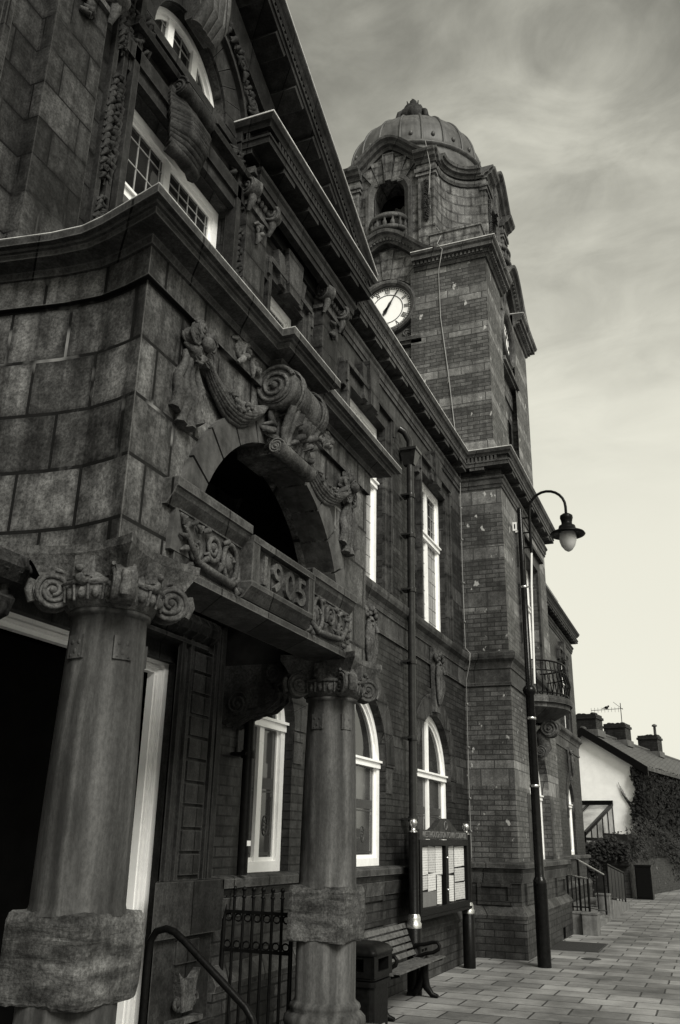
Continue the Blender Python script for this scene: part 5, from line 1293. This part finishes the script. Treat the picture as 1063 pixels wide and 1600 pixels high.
for z, r in ((4.78, 0.011), (4.60, 0.008), (4.2, 0.009)):
    k_ = 0.86 if z > 4.7 else bellyr(z); br.tube([(bx + rx * k_ * el_(k)[0], byc + ry * k_ * el_(k)[1], z) for k in range(21)], r * 1.5, 6)
for k in range(0, 21):
    c_, s_ = el_(k); br.tube([(bx + rx * bellyr(z) * c_, byc + ry * bellyr(z) * s_, z) for z in (4.13, 4.25, 4.4, 4.55, 4.68, 4.78)], 0.011, 5)
br.build("railing", M['iron'], bo)
bb_ = MB(); bb_.volute((bx + 0.25, byc, 3.62), (1, 0, 0), (0, 0, 1), 0.16, 0.3, 2.2); bb_.tube([(bx + 0.02, byc, 3.1), (bx + 0.14, byc, 3.3), (bx + 0.1, byc, 3.5), (bx + 0.3, byc, 3.75)], [0.08, 0.13, 0.14, 0.1], 10); bb_.volute((bx + 0.08, byc, 3.22), (1, 0, 0), (0, 0, 1), 0.1, 0.26, 2.0)
bb_.build("console_bracket", M['carve'], bo)

# ================================================================== STREET FURNITURE
# ---- street lamp
LX, LY = 1.22, 14.0
lamp = thing("street_lamp", "tall black street lamp with swan neck arm standing in front of the clock tower", "street lamp", (LX, LY, 0))
p = MB(); p.lathe([(0.098, 0.0), (0.098, 1.08), (0.10, 1.09), (0.10, 1.13), (0.085, 1.16), (0.07, 1.19), (0.068, 2.2), (0.066, 3.8), (0.10, 3.84), (0.11, 3.88), (0.09, 3.93), (0.055, 3.96), (0.050, 5.6), (0.046, 6.9), (0.03, 6.93), (0.0, 6.94)], (LX, LY, 0), 20)
p.build("pole", M['steel'], lamp)
p = MB()
for z in (2.45, 3.45): p.lathe([(0.071, -0.02), (0.077, -0.015), (0.077, 0.015), (0.071, 0.02)], (LX, LY, z), 20); p.cut()
p.lathe([(0.052, -0.02), (0.07, 0), (0.052, 0.02)], (LX, LY, 5.55), 16); p.box(LX, LX + 0.15, LY - 0.015, LY + 0.015, 5.54, 5.56)
p.build("collar", M['silver'], lamp)
p = MB(); xa = LX + 0.155; pts = [(xa, LY, 6.12), (xa, LY, 6.62), (xa, LY, 6.85)]
for k in range(1, 13): A = math.pi * k / 12; pts.append((xa + 0.30 - 0.30 * math.cos(A), LY, 6.86 + 0.31 * math.sin(A)))
pts.append((xa + 0.60, LY, 6.72)); p.tube(pts, 0.023, 10)
for z in (6.22, 6.48, 6.74): p.tube([(LX, LY, z), (xa, LY, z)], 0.014, 8)
p.build("swan_neck", M['iron'], lamp)
p = MB(); hx = xa + 0.60
p.lathe([(0.0, 6.74), (0.06, 6.73), (0.10, 6.70), (0.105, 6.66), (0.095, 6.63), (0.085, 6.58), (0.09, 6.54), (0.13, 6.52), (0.14, 6.48), (0.16, 6.45), (0.27, 6.40), (0.285, 6.375), (0.275, 6.365), (0.15, 6.39), (0.12, 6.41), (0.0, 6.42)], (hx, LY, 0), 28)
lo_ = p.build("lantern_hood", M['iron'], lamp)
p = MB(); p.lathe([(0.125, 6.40), (0.14, 6.34), (0.138, 6.27), (0.11, 6.18), (0.06, 6.11), (0.02, 6.085), (0.0, 6.083)], (hx, LY, 0), 24); p.build("lamp_globe", M['lampglass'], lo_)
p = MB(); p.tube([(LX + 0.085, LY - 0.01, 3.98), (LX + 0.10, LY - 0.01, 4.6), (LX + 0.125, LY - 0.01, 5.56), (LX + 0.155, LY, 6.12)], 0.018, 8); p.build("pale_tube", M['sign'], lamp)  # thin white tube drawn along the upper pole
p = MB(); p.box(LX - 0.13, LX - 0.06, LY - 0.02, LY + 0.01, 6.53, 6.68); p.box(LX - 0.09, LX + 0.0, LY - 0.012, LY + 0.012, 6.50, 6.53); po = p.build("number_plate", M['sign'], lamp)
p = MB(); p.text("1", TN(LY - 0.02), LX - 0.105, 6.565, 0.08, 0.0, 0.003, 0.02); p.build("plate_numeral", M['iron'], po)

# ---- notice board
NB = thing("notice_board", "black council notice board on two posts with silver ball finials", "notice board", (0.3, 12.1, 0))
for y in (10.83, 13.37):
    p = MB(); p.lathe([(0.085, 0.0), (0.085, 0.70), (0.06, 0.72), (0.06, 1.74), (0.0, 1.75)], (0.3, y, 0), 18); po = p.build("post", M['iron'], NB)
    p = MB(); p.lathe([(0.088, 0.69), (0.09, 0.74), (0.075, 0.76), (0.08, 0.79), (0.066, 0.83), (0.06, 0.84)], (0.3, y, 0), 18); p.build("collar", M['silver'], po)
    p = MB(); p.lathe([(0.055, 1.735), (0.05, 1.75), (0.03, 1.765), (0.025, 1.79), (0.03, 1.80), (0.045, 1.82), (0.05, 1.85), (0.04, 1.885), (0.015, 1.9), (0, 1.902)], (0.3, y, 0), 16); p.build("finial", M['silver'], po)
TBd = TX(0.30)
p = MB(); p.box(10.93, 13.30, 0.80, 1.66, -0.09, 0.0, TBd)
for (a, b, c, d) in ((10.93, 13.30, 0.80, 0.88), (10.93, 13.30, 1.59, 1.66), (10.93, 11.03, 0.881, 1.589), (12.08, 12.21, 0.881, 1.589), (13.2, 13.30, 0.881, 1.589)): p.box(a, b, c, d, 0.001, 0.05, TBd)
p.box(10.9, 13.33, 0.765, 0.799, -0.1, 0.07, TBd)
p.build("case", M['iron'], NB)
p = MB(); pts = [(10.95, 1.665), (13.3, 1.665), (13.3, 1.775)]
for k in range(25):
    u = 13.2 - 2.1 * k / 24; d = abs(u - 12.13) / 1.05; pts.append((u, 1.775 + 0.155 * (0.5 * (1 + math.cos(math.pi * min(1, d / 0.62)))) ** 0.8))
pts.append((10.95, 1.775)); p.prism(pts, -0.04, 0.04, TBd); ho = p.build("header_board", M['header'], NB)
p = MB(); p.text("WESTHOUGHTON TOWN COUNCIL", TBd, 11.05, 1.685, 0.075, 0.0402, 0.046, 2.15, 1.05)
for k in range(14):
    t0, t1 = 2 * math.pi * k / 14, 2 * math.pi * (k + 1) / 14; p.tube([TBd(12.13 + 0.07 * math.cos(t0), 1.84 + 0.05 * math.sin(t0), 0.042), TBd(12.13 + 0.07 * math.cos(t1), 1.84 + 0.05 * math.sin(t1), 0.042)], 0.006, 5)
p.build("header_lettering", M['gilt'], ho)
p = MB()
for z in (1.05, 1.44): p.lathe([(0.018, 0), (0.018, 0.012), (0, 0.013)], (0, 0, 0), 10); 
p.v = [(0.352 + q[2], 12.145 + q[0], (1.05 if i < 30 else 1.44) + q[1]) for i, q in enumerate(p.v)]; p.cuts = []
p.build("lock", M['silver'], NB)
sheets = [("white typed notice at the top left of the left pane", 11.06, 11.40, 1.25, 1.57, 'paper'), ("white notice in the top middle of the left pane", 11.42, 11.72, 1.27, 1.58, 'paper2'), ("narrow notice at the top right of the left pane", 11.74, 12.05, 1.24, 1.58, 'paper'),
          ("white notice halfway down the left pane at its outer edge", 11.05, 11.38, 1.08, 1.24, 'paper2'), ("notice with a curling edge in the middle of the left pane", 11.40, 11.74, 1.06, 1.26, 'paper'), ("plain dark grey card across the bottom of the left pane", 11.05, 11.76, 0.885, 1.055, 'card'), ("tall slipped notice leaning at the right of the left pane", 11.79, 12.0, 0.89, 1.23, 'paper'),
          ("white notice at the top left of the right pane", 12.23, 12.62, 1.24, 1.58, 'paper2'), ("white notice at the top right of the right pane", 12.66, 13.18, 1.32, 1.58, 'paper'), ("wide typed notice in the middle right of the right pane", 12.66, 13.18, 1.13, 1.30, 'paper2'), ("tall notice at the bottom left of the right pane", 12.23, 12.60, 0.9, 1.22, 'paper'), ("framed dark edged notice in the bottom right corner of the right pane", 12.66, 13.17, 0.9, 1.11, 'paper2')]
for i, (lb, a, b, c, d, m) in enumerate(sheets):
    t = RND.uniform(-0.012, 0.012); q = MB(); q.hexa([TBd(a, c + t, 0.004), TBd(a, c + t, 0.006), TBd(a, d + t, 0.004), TBd(a, d + t, 0.007), TBd(b, c - t, 0.004), TBd(b, c - t, 0.006), TBd(b, d - t, 0.004), TBd(b, d - t, 0.007)])
    if i == 11:
        for (a2, b2, c2, d2_) in ((a - .01, a, c - .01, d + .01), (b, b + .01, c - .01, d + .01)): q.box(a2, b2, c2, d2_, 0.004, 0.01, TBd)
    tag(q.build("notice_sheet", M[m], None, (0.305, (a + b) / 2, c)), lb, "notice", "notices pinned in the notice board")

# ---- bench
bn = thing("park_bench", "slatted timber bench with curled black iron ends beneath the notice board", "bench", (0.4, 10.0, 0))
def bench_end(y):
    e = MB()
    def tb_(pts, r): e.tube([(x, y, z) for x, z in pts], r, 8)
    tb_([(0.60, 0.012), (0.53, 0.03), (0.47, 0.10), (0.44, 0.22), (0.45, 0.34), (0.50, 0.40)], [0.024, 0.032, 0.044, 0.05, 0.045, 0.035])
    tb_([(0.24, 0.012), (0.32, 0.03), (0.38, 0.09), (0.42, 0.18), (0.43, 0.26)], [0.024, 0.032, 0.042, 0.048, 0.045])
    tb_([(0.66, 0.40), (0.55, 0.375), (0.42, 0.35), (0.34, 0.365), (0.29, 0.43), (0.24, 0.55), (0.19, 0.68), (0.155, 0.735), (0.13, 0.74)], [0.014, 0.02, 0.022, 0.022, 0.02, 0.018, 0.017, 0.015, 0.012])
    tb_([(0.285, 0.45), (0.34, 0.52), (0.45, 0.535), (0.545, 0.56), (0.60, 0.565), (0.63, 0.53), (0.615, 0.49), (0.55, 0.455), (0.46, 0.44), (0.36, 0.40)], [0.018] + [0.021] * 8 + [0.018])
    e.build("end_frame", M['iron'], bn)
for y in (9.22, 10.74): bench_end(y)
for k, (x, z, dx, dz) in enumerate(((0.645, 0.42, 0.035, 0.008), (0.575, 0.405, 0.03, 0.01), (0.505, 0.39, 0.03, 0.01), (0.435, 0.38, 0.03, 0.01), (0.375, 0.385, 0.026, 0.014))):
    q = MB(); q.box(x - dx, x + dx, 9.17, 10.79, z - dz, z + dz); q.build("seat_slat", M['slat'], bn)
for k, (x, z) in enumerate(((0.325, 0.45), (0.292, 0.52), (0.262, 0.585), (0.232, 0.65), (0.200, 0.715))):
    q = MB(); q.hexa([(x + a + b * 0.9, y, z + b * 2.0 - a * 0.4) for y in (9.17, 10.79) for a in (-0.008, 0.008) for b in (0.012, -0.012)][:8]); q.v = [(x + sx * 0.009 - sz * 0.011, yy_, z + sz * 0.024 + sx * 0.004) for yy_ in (9.17, 10.79) for sx in (-1, 1) for sz in (-1, 1)]
    q.build("backrest_slat", M['slat'], bn)

# ---- litter bin
bx0, bx1, by0, by1 = 0.37, 0.85, 7.95, 8.42
lb_ = thing("litter_bin", "square black litter bin with hooded top between the far column and the bench", "litter bin", ((bx0 + bx1) / 2, (by0 + by1) / 2, 0))
def rrect(x0, x1, y0, y1, r, n=5):
    P = []
    for (cx, cy, a0) in ((x1 - r, y0 + r, -90), (x1 - r, y1 - r, 0), (x0 + r, y1 - r, 90), (x0 + r, y0 + r, 180)):
        for k in range(n + 1): A = math.radians(a0 + 90 * k / n); P.append((cx + r * math.cos(A), cy + r * math.sin(A)))
    return P
p = MB(); p.prism(rrect(bx0 + 0.02, bx1 - 0.02, by0 + 0.02, by1 - 0.02, 0.05), 0.0, 0.46); p.build("body", M['binm'], lb_)
p = MB(); 
for z0, z1, d in ((0.46, 0.50, 0.0), (0.51, 0.53, -0.008)): p.prism(rrect(bx0 - d, bx1 + d, by0 - d, by1 + d, 0.05), z0, z1)
p.build("rim_band", M['binm'], lb_)
p = MB()
for (x, y) in ((bx0 + .05, by0 + .05), (bx1 - .05, by0 + .05), (bx1 - .05, by1 - .05), (bx0 + .05, by1 - .05)): p.box(x - 0.05, x + 0.05, y - 0.05, y + 0.05, 0.53, 0.70)
for (a, b, c, d) in ((bx0 + 0.1, bx1 - .1, by0, by0 + 0.02), (bx0 + .1, bx1 - .1, by1 - .02, by1), (bx0, bx0 + .02, by0 + .1, by1 - .1), (bx1 - .02, bx1, by0 + .1, by1 - .1)): p.box(a, b, c, d, 0.53, 0.575); p.box(a, b, c, d, 0.675, 0.70)
ho = [(0.70, 0.012), (0.715, 0.02), (0.74, 0.012), (0.77, -0.02), (0.79, -0.08), (0.795, -0.2)]; R0 = []
for z, d in ho: R0 += [(x, y, z) for x, y in rrect(bx0 - d, bx1 + d, by0 - d, by1 + d, 0.05 if d > -0.1 else 0.02)]
n = 24; p.add(R0, [(i * n + k, i * n + (k + 1) % n, (i + 1) * n + (k + 1) % n, (i + 1) * n + k) for i in range(len(ho) - 1) for k in range(n)], True); p.add(R0[:n], [tuple(range(n))]); p.add(R0[-n:], [tuple(range(n))])
p.build("hood", M['binm'], lb_)
p = MB(); p.box(bx0 + 0.09, bx1 - 0.09, by0 + 0.09, by1 - 0.09, 0.50, 0.70); p.build("liner", M['void'], lb_)
p = MB(); p.text("LITTER", TX(bx1 - 0.02), by0 + 0.12, 0.11, 0.045, 0.0, 0.003, 0.22); p.build("lettering", M['lead'], lb_)

# ---- entrance gate beside the far column
gt = thing("iron_gate", "black wrought iron gate with knobbed bars between the wall and the far column", "gate", (0.33, 6.70, 0))
for k in range(8):
    x = 0.05 + k * 0.083; q = MB(); q.tube([(x, 6.7, 0.06), (x, 6.7, 1.25)], 0.0125 if k not in (0, 7) else 0.018, 6); q.ball((x, 6.7, 1.265), 0.02, 8, 6); q.lathe([(0.012, 1.20), (0.022, 1.21), (0.012, 1.22)], (x, 6.7, 0), 8); q.build("bar", M['iron'], gt)
for z in (0.16, 0.83, 1.10):
    q = MB(); q.box(0.04, 0.64, 6.688, 6.712, z - 0.012, z + 0.012); q.build("rail", M['iron'], gt)
q = MB()
for zc in (0.87, 1.06):
    for k in range(7):
        x = 0.05 + k * 0.083 + 0.0415; q.tube([(x + 0.028 * math.cos(2 * math.pi * j / 12), 6.7, zc + 0.026 * math.sin(2 * math.pi * j / 12)) for j in range(13)], 0.007, 5)
q.build("scrollwork", M['iron'], gt)

# ---- entrance handrail
HRY = 5.45
hr = thing("handrail", "black tubular handrail sloping down the entrance steps behind the near column", "handrail", (0.2, 5.45, 0.3))
q = MB(); q.tube([(0.19, HRY, 0.31), (0.19, HRY, 0.90), (0.20, HRY, 1.0), (0.24, HRY, 1.06), (0.31, HRY, 1.078), (0.38, HRY, 1.06), (0.46, HRY, 1.01), (0.92, HRY, 0.67), (0.97, HRY, 0.61), (0.985, HRY, 0.52), (0.985, HRY, 0.02)], 0.024, 10); q.build("tube_rail", M['iron'], hr)

# ---- library entrance: landing, low walls, railings
ld = thing("entrance_ramp", "low stepped concrete landing with kerb in front of the far library wall", "ramp", (0.7, 23, 0))
q = MB(); q.box(0.12, 1.06, 19.9, 27.6, 0.0, 0.14); q.box(0.12, 0.9, 21.5, 27.4, 0.14, 0.26); q.build("landing", M['concrete'], ld)
q = MB(); q.hexa([(1.06, 23.5, 0.0), (1.06, 23.5, 0.42), (1.2, 23.5, 0.0), (1.2, 23.5, 0.42), (1.06, 27.7, 0.0), (1.06, 27.7, 0.14), (1.2, 27.7, 0.0), (1.2, 27.7, 0.14)]); q.box(1.06, 1.18, 19.5, 23.2, 0.0, 0.09); q.build("kerb", M['concrete'], ld)
def block(lb, x0, x1, y0, y1, h):
    q = MB(); q.box(x0, x1, y0, y1, 0, h); q.box(x0 - 0.015, x1 + 0.015, y0 - 0.015, y1 + 0.015, h, h + 0.035); tag(q.build("concrete_block", M['concrete'], None, ((x0 + x1) / 2, (y0 + y1) / 2, 0)), lb, "concrete block")
block("square stained concrete block against the tower wall at the ramp end", 0.86, 1.06, 19.22, 19.7, 0.37)
block("square stained concrete block at the pavement corner of the ramp", 1.08, 1.36, 19.1, 19.5, 0.37)
block("far grey concrete pier under the black meshed railing", 0.86, 1.16, 23.2, 23.5, 0.52)
def railing(name, lb, pts, zb, zt, n, mesh=False, toprail='iron'):
    r = thing(name, lb, "railing", (pts[0][0], pts[0][1], 0)); q = MB()
    (x0, y0), (x1, y1) = pts
    q.tube([(x0, y0, zt[0]), (x1, y1, zt[1])], 0.02, 8); q.build("top_rail", M[toprail], r)
    q = MB(); q.tube([(x0, y0, zb[0] + 0.08), (x1, y1, zb[1] + 0.08)], 0.014, 6); q.build("bottom_rail", M['iron'], r)
    for k in range(n + 1):
        a = k / n; x, y = x0 + (x1 - x0) * a, y0 + (y1 - y0) * a; zz0 = zb[0] + (zb[1] - zb[0]) * a; zz1 = zt[0] + (zt[1] - zt[0]) * a
        q = MB(); q.tube([(x, y, zz0), (x, y, zz1)], 0.024 if k in (0, n) else 0.014, 6); q.build("post" if k in (0, n) else "baluster", M['iron'], r)
    if mesh:
        q = MB(); q.hexa([(x0 - .006, y0, zb[0] + .1), (x0 - .006, y0, zt[0] - .04), (x1 - .006, y1, zb[1] + .1), (x1 - .006, y1, zt[1] - .04), (x0 + .006, y0, zb[0] + .1), (x0 + .006, y0, zt[0] - .04), (x1 + .006, y1, zb[1] + .1), (x1 + .006, y1, zt[1] - .04)]); q.build("mesh_panel", M['iron'], r)
railing("railing", "low black railing with pale top rail running out from the library wall", [(0.80, 19.4), (1.2, 19.35)], (0.40, 0.40), (1.06, 1.0), 5, False, 'silver')
railing("railing", "sloping black railing with pale handrail down the library ramp", [(1.0, 19.6), (1.1, 23.0)], (0.40, 0.12), (1.34, 0.98), 3, False, 'silver')
railing("railing", "dense black meshed railing on the kerb at the far end of the ramp", [(1.12, 23.6), (1.12, 27.5)], (0.40, 0.16), (1.2, 0.92), 5, True)

# ---- ground fittings
q = MB(); q.box(0.89, 1.69, 16.3, 17.7, 0.002, 0.012)
for k in range(10): q.box(0.91, 1.67, 16.36 + k * 0.13, 16.42 + k * 0.13, 0.012, 0.02)
tag(q.build("cellar_grate", M['rubber'], None, (1.29, 17, 0)), "dark rectangular metal grating set in the pavement beside the tower", "grating")
q = MB(); q.lathe([(0.0, 0.009), (0.13, 0.009), (0.15, 0.004)], (1.69, 15.35, 0), 24); tag(q.build("drain_cover", M['rubber'], None, (1.69, 15.35, 0)), "round dark drain cover in the pavement in front of the grating", "drain cover")
q = MB(); q.box(2.25, 3.2, 19.6, 20.7, 0.002, 0.008); tag(q.build("access_cover", M['concrete'], None, (2.7, 20, 0)), "square grey access cover set flush in the far pavement", "access cover")

# ================================================================== BEYOND THE LIBRARY
# garden wall: turns the corner
gwl = MB(); wp = [(-3.0, 32.4), (0.84, 32.7), (2.8, 46.5)]
gwl.sweep(wp, [(-0.25, -0.1), (0.0, -0.1), (0.0, 1.42), (-0.25, 1.42)])
gw2 = gwl.build("garden_wall", M['redbrick'], None, (0.84, 32.7, 0)); tag(gw2, "rough old brick garden wall turning the corner beyond the library", "wall")
def leaves(mb, n, fn, size, rnd):
    for _ in range(n):
        c, nrm = fn(); c = Vector(c); a = rnd.uniform(0, 6.28); nv = (Vector(nrm) + Vector((rnd.uniform(-.9, .9), rnd.uniform(-.9, .9), rnd.uniform(-.4, .9)))).normalized()
        e1 = nv.orthogonal().normalized(); e2 = nv.cross(e1); d1 = e1 * math.cos(a) + e2 * math.sin(a); d2 = nv.cross(d1); s_ = size * rnd.uniform(0.55, 1.3)
        mb.add([c - d1 * s_, c + d2 * s_ * 0.55, c + d1 * s_, c - d2 * s_ * 0.55], [(0, 1, 2, 3)])
hd = thing("hedge", "dense clipped hedge spilling over the top of the brick garden wall", "hedge", (-0.2, 32.7, 0)); lf = MB(); rh = random.Random(11)
def hfn():
    t = rh.random()
    if t < 0.5:
        x = rh.uniform(-2.6, 0.9); y = 32.45 + (x) * 0.08; h = 1.75 + 0.12 * math.sin(x * 5) + rh.uniform(-.05, .08); lowz = 1.1 if x > 0.1 else max(0.05, 1.1 - (0.1 - x) * 2.2)
        return (x, y + rh.uniform(-0.28, 0.3), rh.uniform(lowz + rh.uniform(0, .25), h)), (0, -1, 0.4)
    a = rh.random(); y = 32.7 + a * 13; x = 0.70 + a * 1.85
    h = 2.15 + 0.30 * math.sin(y * 0.9) + 0.2 * math.sin(y * 2.3)
    return (x + rh.uniform(-0.5, 0.36 + 0.15 * math.sin(y)), y, rh.uniform(1.12 + 0.2 * math.sin(y * 1.7), h)), (1, -0.4, 0.5)
leaves(lf, 15000, hfn, 0.065, rh); lf.build("foliage", M['leaf2'], hd)
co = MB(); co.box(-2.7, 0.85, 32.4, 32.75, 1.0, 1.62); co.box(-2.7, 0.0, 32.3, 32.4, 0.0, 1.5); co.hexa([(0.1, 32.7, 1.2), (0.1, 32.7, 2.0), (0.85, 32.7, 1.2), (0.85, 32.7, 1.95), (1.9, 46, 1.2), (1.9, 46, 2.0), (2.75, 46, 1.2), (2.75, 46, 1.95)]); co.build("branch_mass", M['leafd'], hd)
# utility cabinet
cbn = thing("utility_cabinet", "dark green box cabinet standing against the garden wall", "cabinet", (1.25, 32.6, 0))
q = MB(); q.box(1.02, 1.52, 32.42, 33.1, 0.0, 0.98); q.build("cabinet_body", M['iron'], cbn)
q = MB(); q.box(1.0, 1.54, 32.40, 33.12, 0.98, 1.03); q.build("cabinet_lid", M['iron'], cbn)
q = MB(); q.box(1.06, 1.48, 32.405, 32.42, 0.06, 0.93); q.build("cabinet_door", M['iron'], cbn)

# white house: gable towards us, turned by about 10 degrees
HA = math.radians(-10.5)
def HT(u, v, w):      # u across the gable, v along the ridge, w up
    return (-0.95 + u * math.cos(HA) - v * math.sin(HA), 38.0 + u * math.sin(HA) + v * math.cos(HA), w)
hs = thing("white_house", "white rendered cottage with slate roof and three brick chimneys", "house", HT(0, 0, 0))
q = MB(); EV, RZ, HWI = 4.55, 5.92, 2.12
q.add([HT(-HWI, 0, 0), HT(HWI, 0, 0), HT(HWI, 0, EV), HT(0, 0, RZ), HT(-HWI, 0, EV)], [(0, 1, 2, 3, 4)])
q.add([HT(HWI, 0, 0), HT(HWI, 30, 0), HT(HWI, 30, EV), HT(HWI, 0, EV)], [(0, 1, 2, 3)]); q.add([HT(-HWI, 0, 0), HT(-HWI, 30, 0), HT(-HWI, 30, EV), HT(-HWI, 0, EV)], [(0, 1, 2, 3)])
q.add([HT(-HWI, 30, 0), HT(HWI, 30, 0), HT(HWI, 30, EV), HT(0, 30, RZ), HT(-HWI, 30, EV)], [(0, 1, 2, 3, 4)])
q.build("wall", M['render'], hs)
q = MB(); sl_ = (RZ - EV) / HWI
for sg in (-1, 1):
    a, b = 0, sg * (HWI + 0.35); q.hexa([HT(a, v, z) for v in (-0.22, 30.2) for z in (RZ + 0.03, RZ + 0.15)] + [HT(b, v, z) for v in (-0.22, 30.2) for z in (RZ - sl_ * abs(b) + 0.03, RZ - sl_ * abs(b) + 0.15)])
ro = q.build("roof", M['slate'], hs)
q = MB(); q.tube([HT(0, v, RZ + 0.16) for v in (-0.2, 30.2)], 0.08, 8); q.build("ridge_tile", M['dome'], ro)
q = MB()
for sg in (-1, 1): q.hexa([HT(u, v, RZ - sl_ * abs(u) + d) for u in (0, sg * (HWI + 0.36)) for v in (-0.30, -0.221) for d in (-0.16, 0.17)])
q.cuts = []
q.build("barge_board", M['iron'], ro)
for i, (v, h) in enumerate(((0.6, 0.75), (4.9, 0.85), (10.6, 0.9))):
    q = MB(); q.box(-0.48, 0.48, v - 0.45, v + 0.45, RZ - 0.35, RZ + h, HT); q.box(-0.53, 0.53, v - 0.5, v + 0.5, RZ + h - 0.2, RZ + h - 0.1, HT)
    for k in range(14): a_, b_ = RND.uniform(-0.4, 0.4), RND.uniform(-0.36, 0.36); q.ball(HT(a_, v + b_, RZ + h), (0.12, 0.12, 0.07), 7, 5)
    ch = q.build("chimney", M['chim'], hs)
    q = MB(); q.sweep([(-0.5, v - 0.47), (-0.5, v + 0.47), (0.5, v + 0.47), (0.5, v - 0.47)], [(0, RZ - 0.15), (-0.03, RZ + 0.12), (-0.05, RZ + 0.12), (-0.06, RZ - 0.15)], HT, True); q.build("flashing", M['dome'], ch)
    if i == 2:
        q = MB(); c_ = HT(0.3, v, 0); q.lathe([(0.07, RZ + h - 0.05), (0.065, RZ + h + 0.45), (0.13, RZ + h + 0.47), (0.12, RZ + h + 0.55), (0.0, RZ + h + 0.6)], (c_[0], c_[1], 0), 12); q.build("chimney_pot", M['dome'], ch)
q = MB(); c_ = HT(0.35, 4.5, 0); q.tube([(c_[0], c_[1], RZ + 0.6), (c_[0], c_[1], RZ + 1.75)], 0.018, 6); q.tube([(c_[0] - 1.3, c_[1], RZ + 1.45), (c_[0] + 0.1, c_[1], RZ + 1.5)], 0.012, 5)
for k in range(9): x = c_[0] - 1.3 + k * 0.15; q.tube([(x, c_[1] - 0.02, RZ + 1.35), (x, c_[1] + 0.02, RZ + 1.57)], 0.009, 4)
q.tube([(c_[0] - 0.3, c_[1], RZ + 1.8), (c_[0] + 0.1, c_[1], RZ + 1.45)], 0.012, 4); q.build("tv_aerial", M['iron'], hs)
q = MB(); q.ball((c_[0] - 0.62, c_[1], RZ + 1.56), (0.09, 0.06, 0.07), 8, 6); q.ball((c_[0] - 0.53, c_[1], RZ + 1.62), 0.045, 7, 5); q.tube([(c_[0] - 0.68, c_[1], RZ + 1.56), (c_[0] - 0.82, c_[1], RZ + 1.52)], [0.03, 0.012], 6)
tag(q.build("bird", M['iron'], None, (c_[0] - 0.62, c_[1], RZ + 1.5)), "small dark bird perched on the house roof aerial", "bird")
# ivy on the house
iv_ = thing("ivy", "dark ivy climbing the street side of the white house gable", "ivy", HT(2.2, -0.1, 0)); lf = MB(); ri = random.Random(5)
def ifn():
    if ri.random() < 0.22:
        w = ri.uniform(0.3, EV - 0.05); edge = 1.80 + 0.10 * math.sin(w * 4) + 0.10 * max(0, w - 3.2)
        u = ri.uniform(edge + ri.uniform(-0.1, 0.15), 2.25)
        return HT(u, -0.04 - ri.uniform(0, 0.22), w), (0.2, -1, 0.2)
    return HT(HWI + ri.uniform(0.05, 0.32), ri.uniform(-0.15, 11), ri.uniform(0.3, EV - 0.0)), (1, -0.3, 0.2)
leaves(lf, 14000, ifn, 0.075, ri); lf.build("leaves", M['leaf'], iv_)
q = MB()
for k in range(7):
    u = 1.78 - 0.07 * k; q.tube([HT(1.92, -0.08, 2.2 + 0.12 * k), HT(u, -0.05, 2.75 + 0.12 * k), HT(u - 0.12, -0.05, 3.1 + 0.14 * k)], [0.025, 0.015, 0.008], 5)
q.box(1.90, 2.16, -0.14, -0.02, 0, EV - 0.1, HT); q.box(HWI + 0.02, HWI + 0.14, -0.1, 11, 0, EV - 0.1, HT)
q.build("stem", M['leafd'], iv_)
# lean-to glasshouse on the gable
gh = thing("lean_to_glasshouse", "small lean to glasshouse with dark frame against the white gable", "glasshouse", (-0.7, 37, 0))
ga, gb, gd = -0.9, 0.90, 3.6            # across the gable, and out from it
def gz(v): return 3.12 + v * (1.12 / gd)    # v runs from 0 at the wall to -gd
q = MB()
for u in (ga, 0.0, gb): q.hexa([HT(u + a, v, gz(v) + d) for a in (-0.05, 0.05) for v in (-0.02, -gd) for d in (-0.07, 0.05)])
q.box(ga, gb + 0.05, -0.1, -0.001, 3.08, 3.26, HT); q.box(ga, gb + 0.04, -gd - 0.04, -gd + 0.04, 1.92, 2.02, HT)
for k in range(6):
    v = -gd * k / 5; q.box(gb - 0.03, gb + 0.03, v - 0.03, v + 0.03, 0.5, gz(v), HT); q.box(ga + (gb - ga) * k / 5 - 0.03, ga + (gb - ga) * k / 5 + 0.03, -gd - 0.03, -gd + 0.03, 0.5, 1.95, HT)
q.box(gb - 0.028, gb + 0.028, -gd, 0, 1.78, 1.86, HT)
q.build("frame", M['iron'], gh)
q = MB(); q.hexa([HT(u, v, gz(v) - 0.01 + d) for u in (ga, gb) for v in (-0.02, -gd) for d in (0, 0.01)]); q.add([HT(gb, 0, 0.5), HT(gb, -gd, 0.5), HT(gb, -gd, 2.0), HT(gb, 0, 3.1)], [(0, 1, 2, 3)]); q.build("pane", M['glass_pale'], gh)
q = MB(); q.box(ga, gb, -gd - 0.05, -gd + 0.05, 0.0, 0.5, HT); q.box(gb - 0.05, gb + 0.05, -gd + 0.05, 0, 0, 0.5, HT); q.build("base_wall", M['redbrick'], gh)
